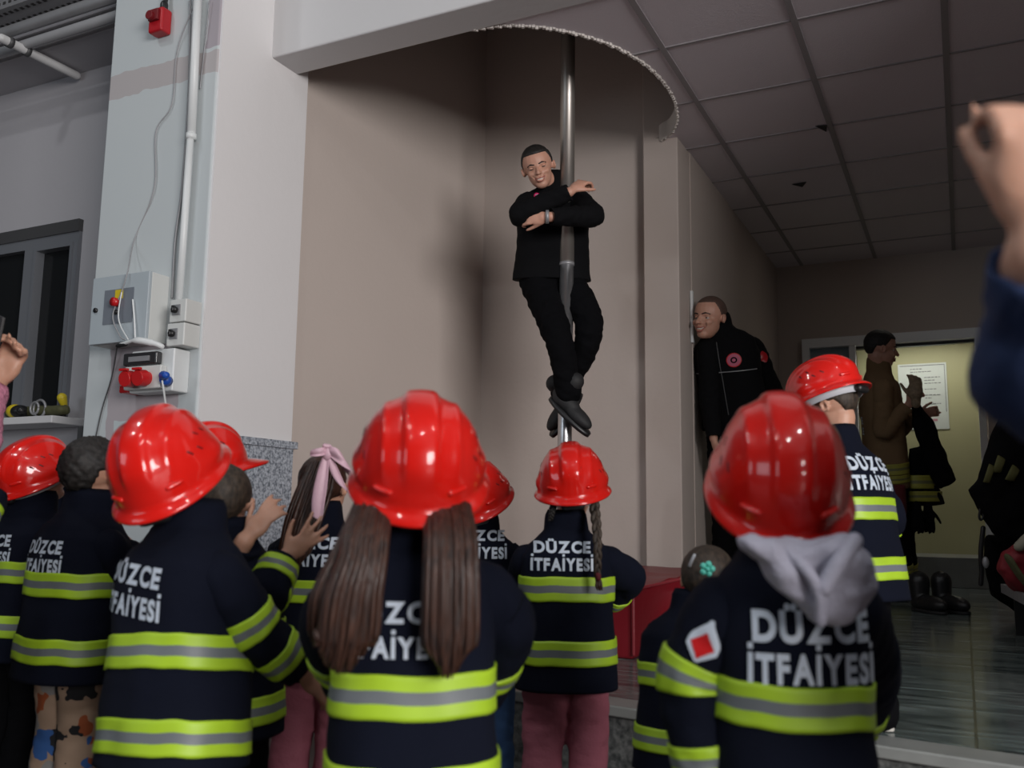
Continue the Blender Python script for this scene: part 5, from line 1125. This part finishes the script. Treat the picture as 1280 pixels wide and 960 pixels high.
# spare boots on the floor
for i, (bx_, bd) in enumerate(((1157, 5.98), (1185, 6.02))):
    b0 = onZ(bx_, 765, ZP); e = empty('rubber_boot', b0, ('left of two empty black boots on the shiny floor', 'right of two empty black boots on the shiny floor')[i], 'boot', 'empty boots by the door')
    f = img(.15, 0, -1); f.z = 0; f.normalize(); Mx = HF(b0, f, (0, 0, 1))
    bm = NB(); tube(bm, [Mx @ Vector((0, -.05, .06)), Mx @ Vector((0, -.05, .17))], [.05, .058], 16); ell(bm, (0, .06, .05), (.055, .13, .048), Mx); ell(bm, (0, -.03, .05), (.05, .09, .05), Mx)
    up_ = link('boot_shaft', fused(bm, .007, 3), M['black'], e)
    bm = NB(); prism(bm, [tuple((Mx @ Vector((.056*math.cos(a*math.pi/12), .035+.15*math.sin(a*math.pi/12), 0)))[:2]) for a in range(24)], ZP+.001, ZP+.018); obj('sole', bm, M['shoe'], e)
# ---- hanging gear and bag at the right edge
e = empty('hanging_coat', at(1262, 640, 4.6), 'black bunker coat with yellow bands hanging at the right edge', 'coat')
g_ = outline([(1248, 520), (1275, 505), (1310, 510), (1330, 600), (1335, 680), (1290, 690), (1240, 668), (1224, 640), (1209, 612), (1222, 600), (1230, 570)], 4.62, .22, .012, 5, .012, 8); c_ = link('coat_shell', g_, M['blackcloth'], e)
for (xa, ya, xb, yb, w_) in ((1233, 603, 1240, 582, .035), (1246, 590, 1252, 572, .045), (1262, 600, 1270, 585, .05)):
    bm = NB(); tube(bm, smoothpath([at(xa, ya, 4.50), at((xa+xb)/2, (ya+yb)/2, 4.485), at(xb, yb, 4.50)], 4), w_/2, 12, False, flat=.35, up=RT); obj('yellow_band', bm, mat('dull_yellow_tape', (.12, .115, .035), .7), c_)
bm = NB(); tube(bm, smoothpath([at(1226, 634, 4.58), at(1224, 645, 4.58), at(1226, 650, 4.58), at(1229, 645, 4.58), at(1229, 634, 4.58)], 4), .006, 8); obj('strap_loop', bm, M['black'], c_)
rk_ = empty('coat_rail', at(1285, 505, 4.7), 'dark metal rail on the right corridor wall carrying the hanging coat', 'rail')
ra, rb_ = at(1268, 520, 4.62), at(1268, 520, 4.62)
bm = NB(); tube(bm, [Vector((ra.x, ra.y-.05, ra.z)), Vector((ra.x, ra.y+.9, ra.z))], .014, 12); obj('bar', bm, M['aludark'], rk_)
for q in (.05, .8): bm = NB(); tube(bm, [Vector((ra.x, ra.y+q, ra.z)), Vector((.86, ra.y+q, ra.z))], .012, 10); obj('bracket', bm, M['aludark'], rk_)
e = empty('hanging_trousers', at(1262, 745, 4.7), 'black bunker trousers hanging below the coat at right edge', 'trousers')
g_ = outline([(1232, 668), (1300, 672), (1310, 745), (1275, 770), (1238, 745), (1229, 705)], 4.95, .2, .012, 5, .010, 8); link('trouser_cloth', g_, M['blackcloth'], e)
bm = NB(); tube(bm, smoothpath([at(1229, 660, 4.66), at(1226, 690, 4.66), at(1227, 715, 4.66), at(1226, 730, 4.66)], 4), .012, 8); obj('hanging_strap', bm, M['black'], e)
bm = NB(); ell(bm, at(1232, 703, 4.64), (.016, .012, .03)); obj('buckle', bm, M['galv'], e)
e = empty('equipment_bag', at(1275, 765, 3.9), 'red and olive rolled equipment bag on the low white-edged bench', 'bag')
g_ = outline([(1252, 690), (1275, 678), (1310, 690), (1320, 740), (1290, 752), (1262, 735), (1245, 712)], 3.95, .2, .010, 5, .010, 12); c_ = link('bag_body', g_, mat('red_bag_cloth', (.22, .012, .02), .6, var=.3, vs=12), e)
bm = NB(); tube(bm, smoothpath([at(1262, 700, 3.84), at(1275, 720, 3.83), at(1290, 738, 3.84)], 4), .03, 10, flat=.4); obj('olive_strap', bm, M['hose'], c_)
bm = NB(); tube(bm, smoothpath([at(1274, 668+15, 3.85), at(1290, 670, 3.84), at(1310, 680, 3.85)], 4), .022, 10); obj('top_roll', bm, mat('beige_roll', (.28, .26, .2), .8), c_)
e = empty('bench', at(1300, 780, 3.9), 'low dark bench with a white edge strip at right', 'bench')
A_, B_ = onZ(1252, 728, ZP+.30), onZ(1330, 800, ZP+.30)
A_, B_ = at(1256, 720, 4.35), at(1300, 775, 3.5)
A_ = Vector((A_.x, A_.y, ZP+.22)); B_ = Vector((B_.x, B_.y, ZP+.22)); sd = (B_-A_).normalized(); nx = Vector((-sd.y, sd.x, 0))
if nx.x < 0: nx = -nx
bm = NB(); prism(bm, [(p.x, p.y) for p in (A_, B_, B_+nx*.5, A_+nx*.5)], ZP+.19, ZP+.22); obj('seat', bm, M['black'], e, False)
bm = NB(); prism(bm, [(p.x, p.y) for p in (A_, B_, B_-nx*.02, A_-nx*.02)], ZP+.185, ZP+.225); obj('edge_strip', bm, M['galv'], e, False)
for t in (.1, .9):
    for k_ in (.04, .44): p = A_.lerp(B_, t)+nx*k_; bm = NB(); bx(bm, p.x-.02, p.x+.02, p.y-.02, p.y+.02, ZP, ZP+.19); obj('leg', bm, M['black'], e, False)
# ---- raised hand and dark blue sleeve close to the camera at the right edge
cx_ = at(1520, 640, .80)
m4 = adult('crouching adult in dark blue sweater at right edge, raised hand blurred in foreground', Vector((cx_.x, cx_.y, 0)), at(1560, 860, .85), at(1560, 300, .85), img(-.3, 0, 1),
    (at(1560, 100, .86), img(-.3, .1, 1), (0, 0, 1)),
    [at(1760, 400, .85), at(1440, 440, .78)], [at(1790, 640, .9), at(1298, 478, .66)], [at(1640, 640, 1.0), at(1302, 325, .60)],
    [dict(d=img(-.5, 0, 1), pn=img(-1, 0, 0), ts=1), dict(d=img(-.05, 1, .0), pn=img(.1, 0, 1), curl=.95, spread=.05, ts=1, to=.28)],
    [at(1500, 900, .85), at(1620, 900, .85)], [at(1500, 1000, 1.15), at(1640, 1000, 1.15)], [Vector((at(1500, 900, .9).x, at(1500, 900, .9).y, .10)), Vector((at(1640, 900, .9).x, at(1640, 900, .9).y, .10))], [Vector((at(1500, 900, 1.2).x, at(1500, 900, 1.2).y, .06)), Vector((at(1640, 900, 1.2).x, at(1640, 900, 1.2).y, .06))],
    coat='bluesweater', coatname='sweater', hairargs=dict(thick=1.06), seed=81, group='adults at the picture edges', face=False, sleeves=.042, hl=.132, skin='skin')
# ---- adult filming from the left edge
bx6 = at(-150, 640, 2.15)
m6 = adult('adult in pink knit sleeve holding up a dark phone at left edge', Vector((bx6.x, bx6.y, 0)), at(-170, 600, 2.2), at(-165, 345, 2.2), img(1, 0, .3),
    (at(-160, 290, 2.2), img(1, .05, .3), (0, 0, 1)),
    [at(-140, 390, 2.1), at(-150, 390, 2.35)], [at(-34, 556, 2.14), at(-80, 540, 2.4)], [at(-10, 486, 2.24), at(-50, 480, 2.4)],
    [dict(d=img(.50, .85, .05), pn=img(.15, 0, -1), curl=.85, spread=.12, ts=-1), dict(d=img(.5, .8, 0), pn=img(0, 0, -1), curl=.6, ts=1)],
    [at(-190, 640, 2.15), at(-170, 640, 2.3)], [Vector((bx6.x-.1, bx6.y-.05, .45)), Vector((bx6.x+.06, bx6.y+.1, .45))], [Vector((bx6.x-.1, bx6.y-.05, .1)), Vector((bx6.x+.06, bx6.y+.1, .1))], [Vector((bx6.x, bx6.y+.1, .06)), Vector((bx6.x+.16, bx6.y+.25, .06))],
    coat='pinksl', coatname='sweater', hairmat='hairbrown', hairargs=dict(thick=1.1), seed=91, group='adults at the picture edges', face=False, sleeves=.052, hl=.17, skin='skin')
ph = empty('smartphone', at(-6, 470, 2.2), 'dark smartphone held upright in a hand at left edge', 'phone')
Mx = HF(at(-6, 434, 2.185), img(-.75, .15, -.6), img(.22, 1, 0)); bm = NB(); bx(bm, -.036, .036, -.004, .004, -.075, .075, Mx); obj('case', bm, M['black'], ph, False, bevel=.002)
bm = NB(); bx(bm, -.033, .033, .004, .0046, -.071, .071, Mx); obj('screen', bm, M['glass'], ph, False)
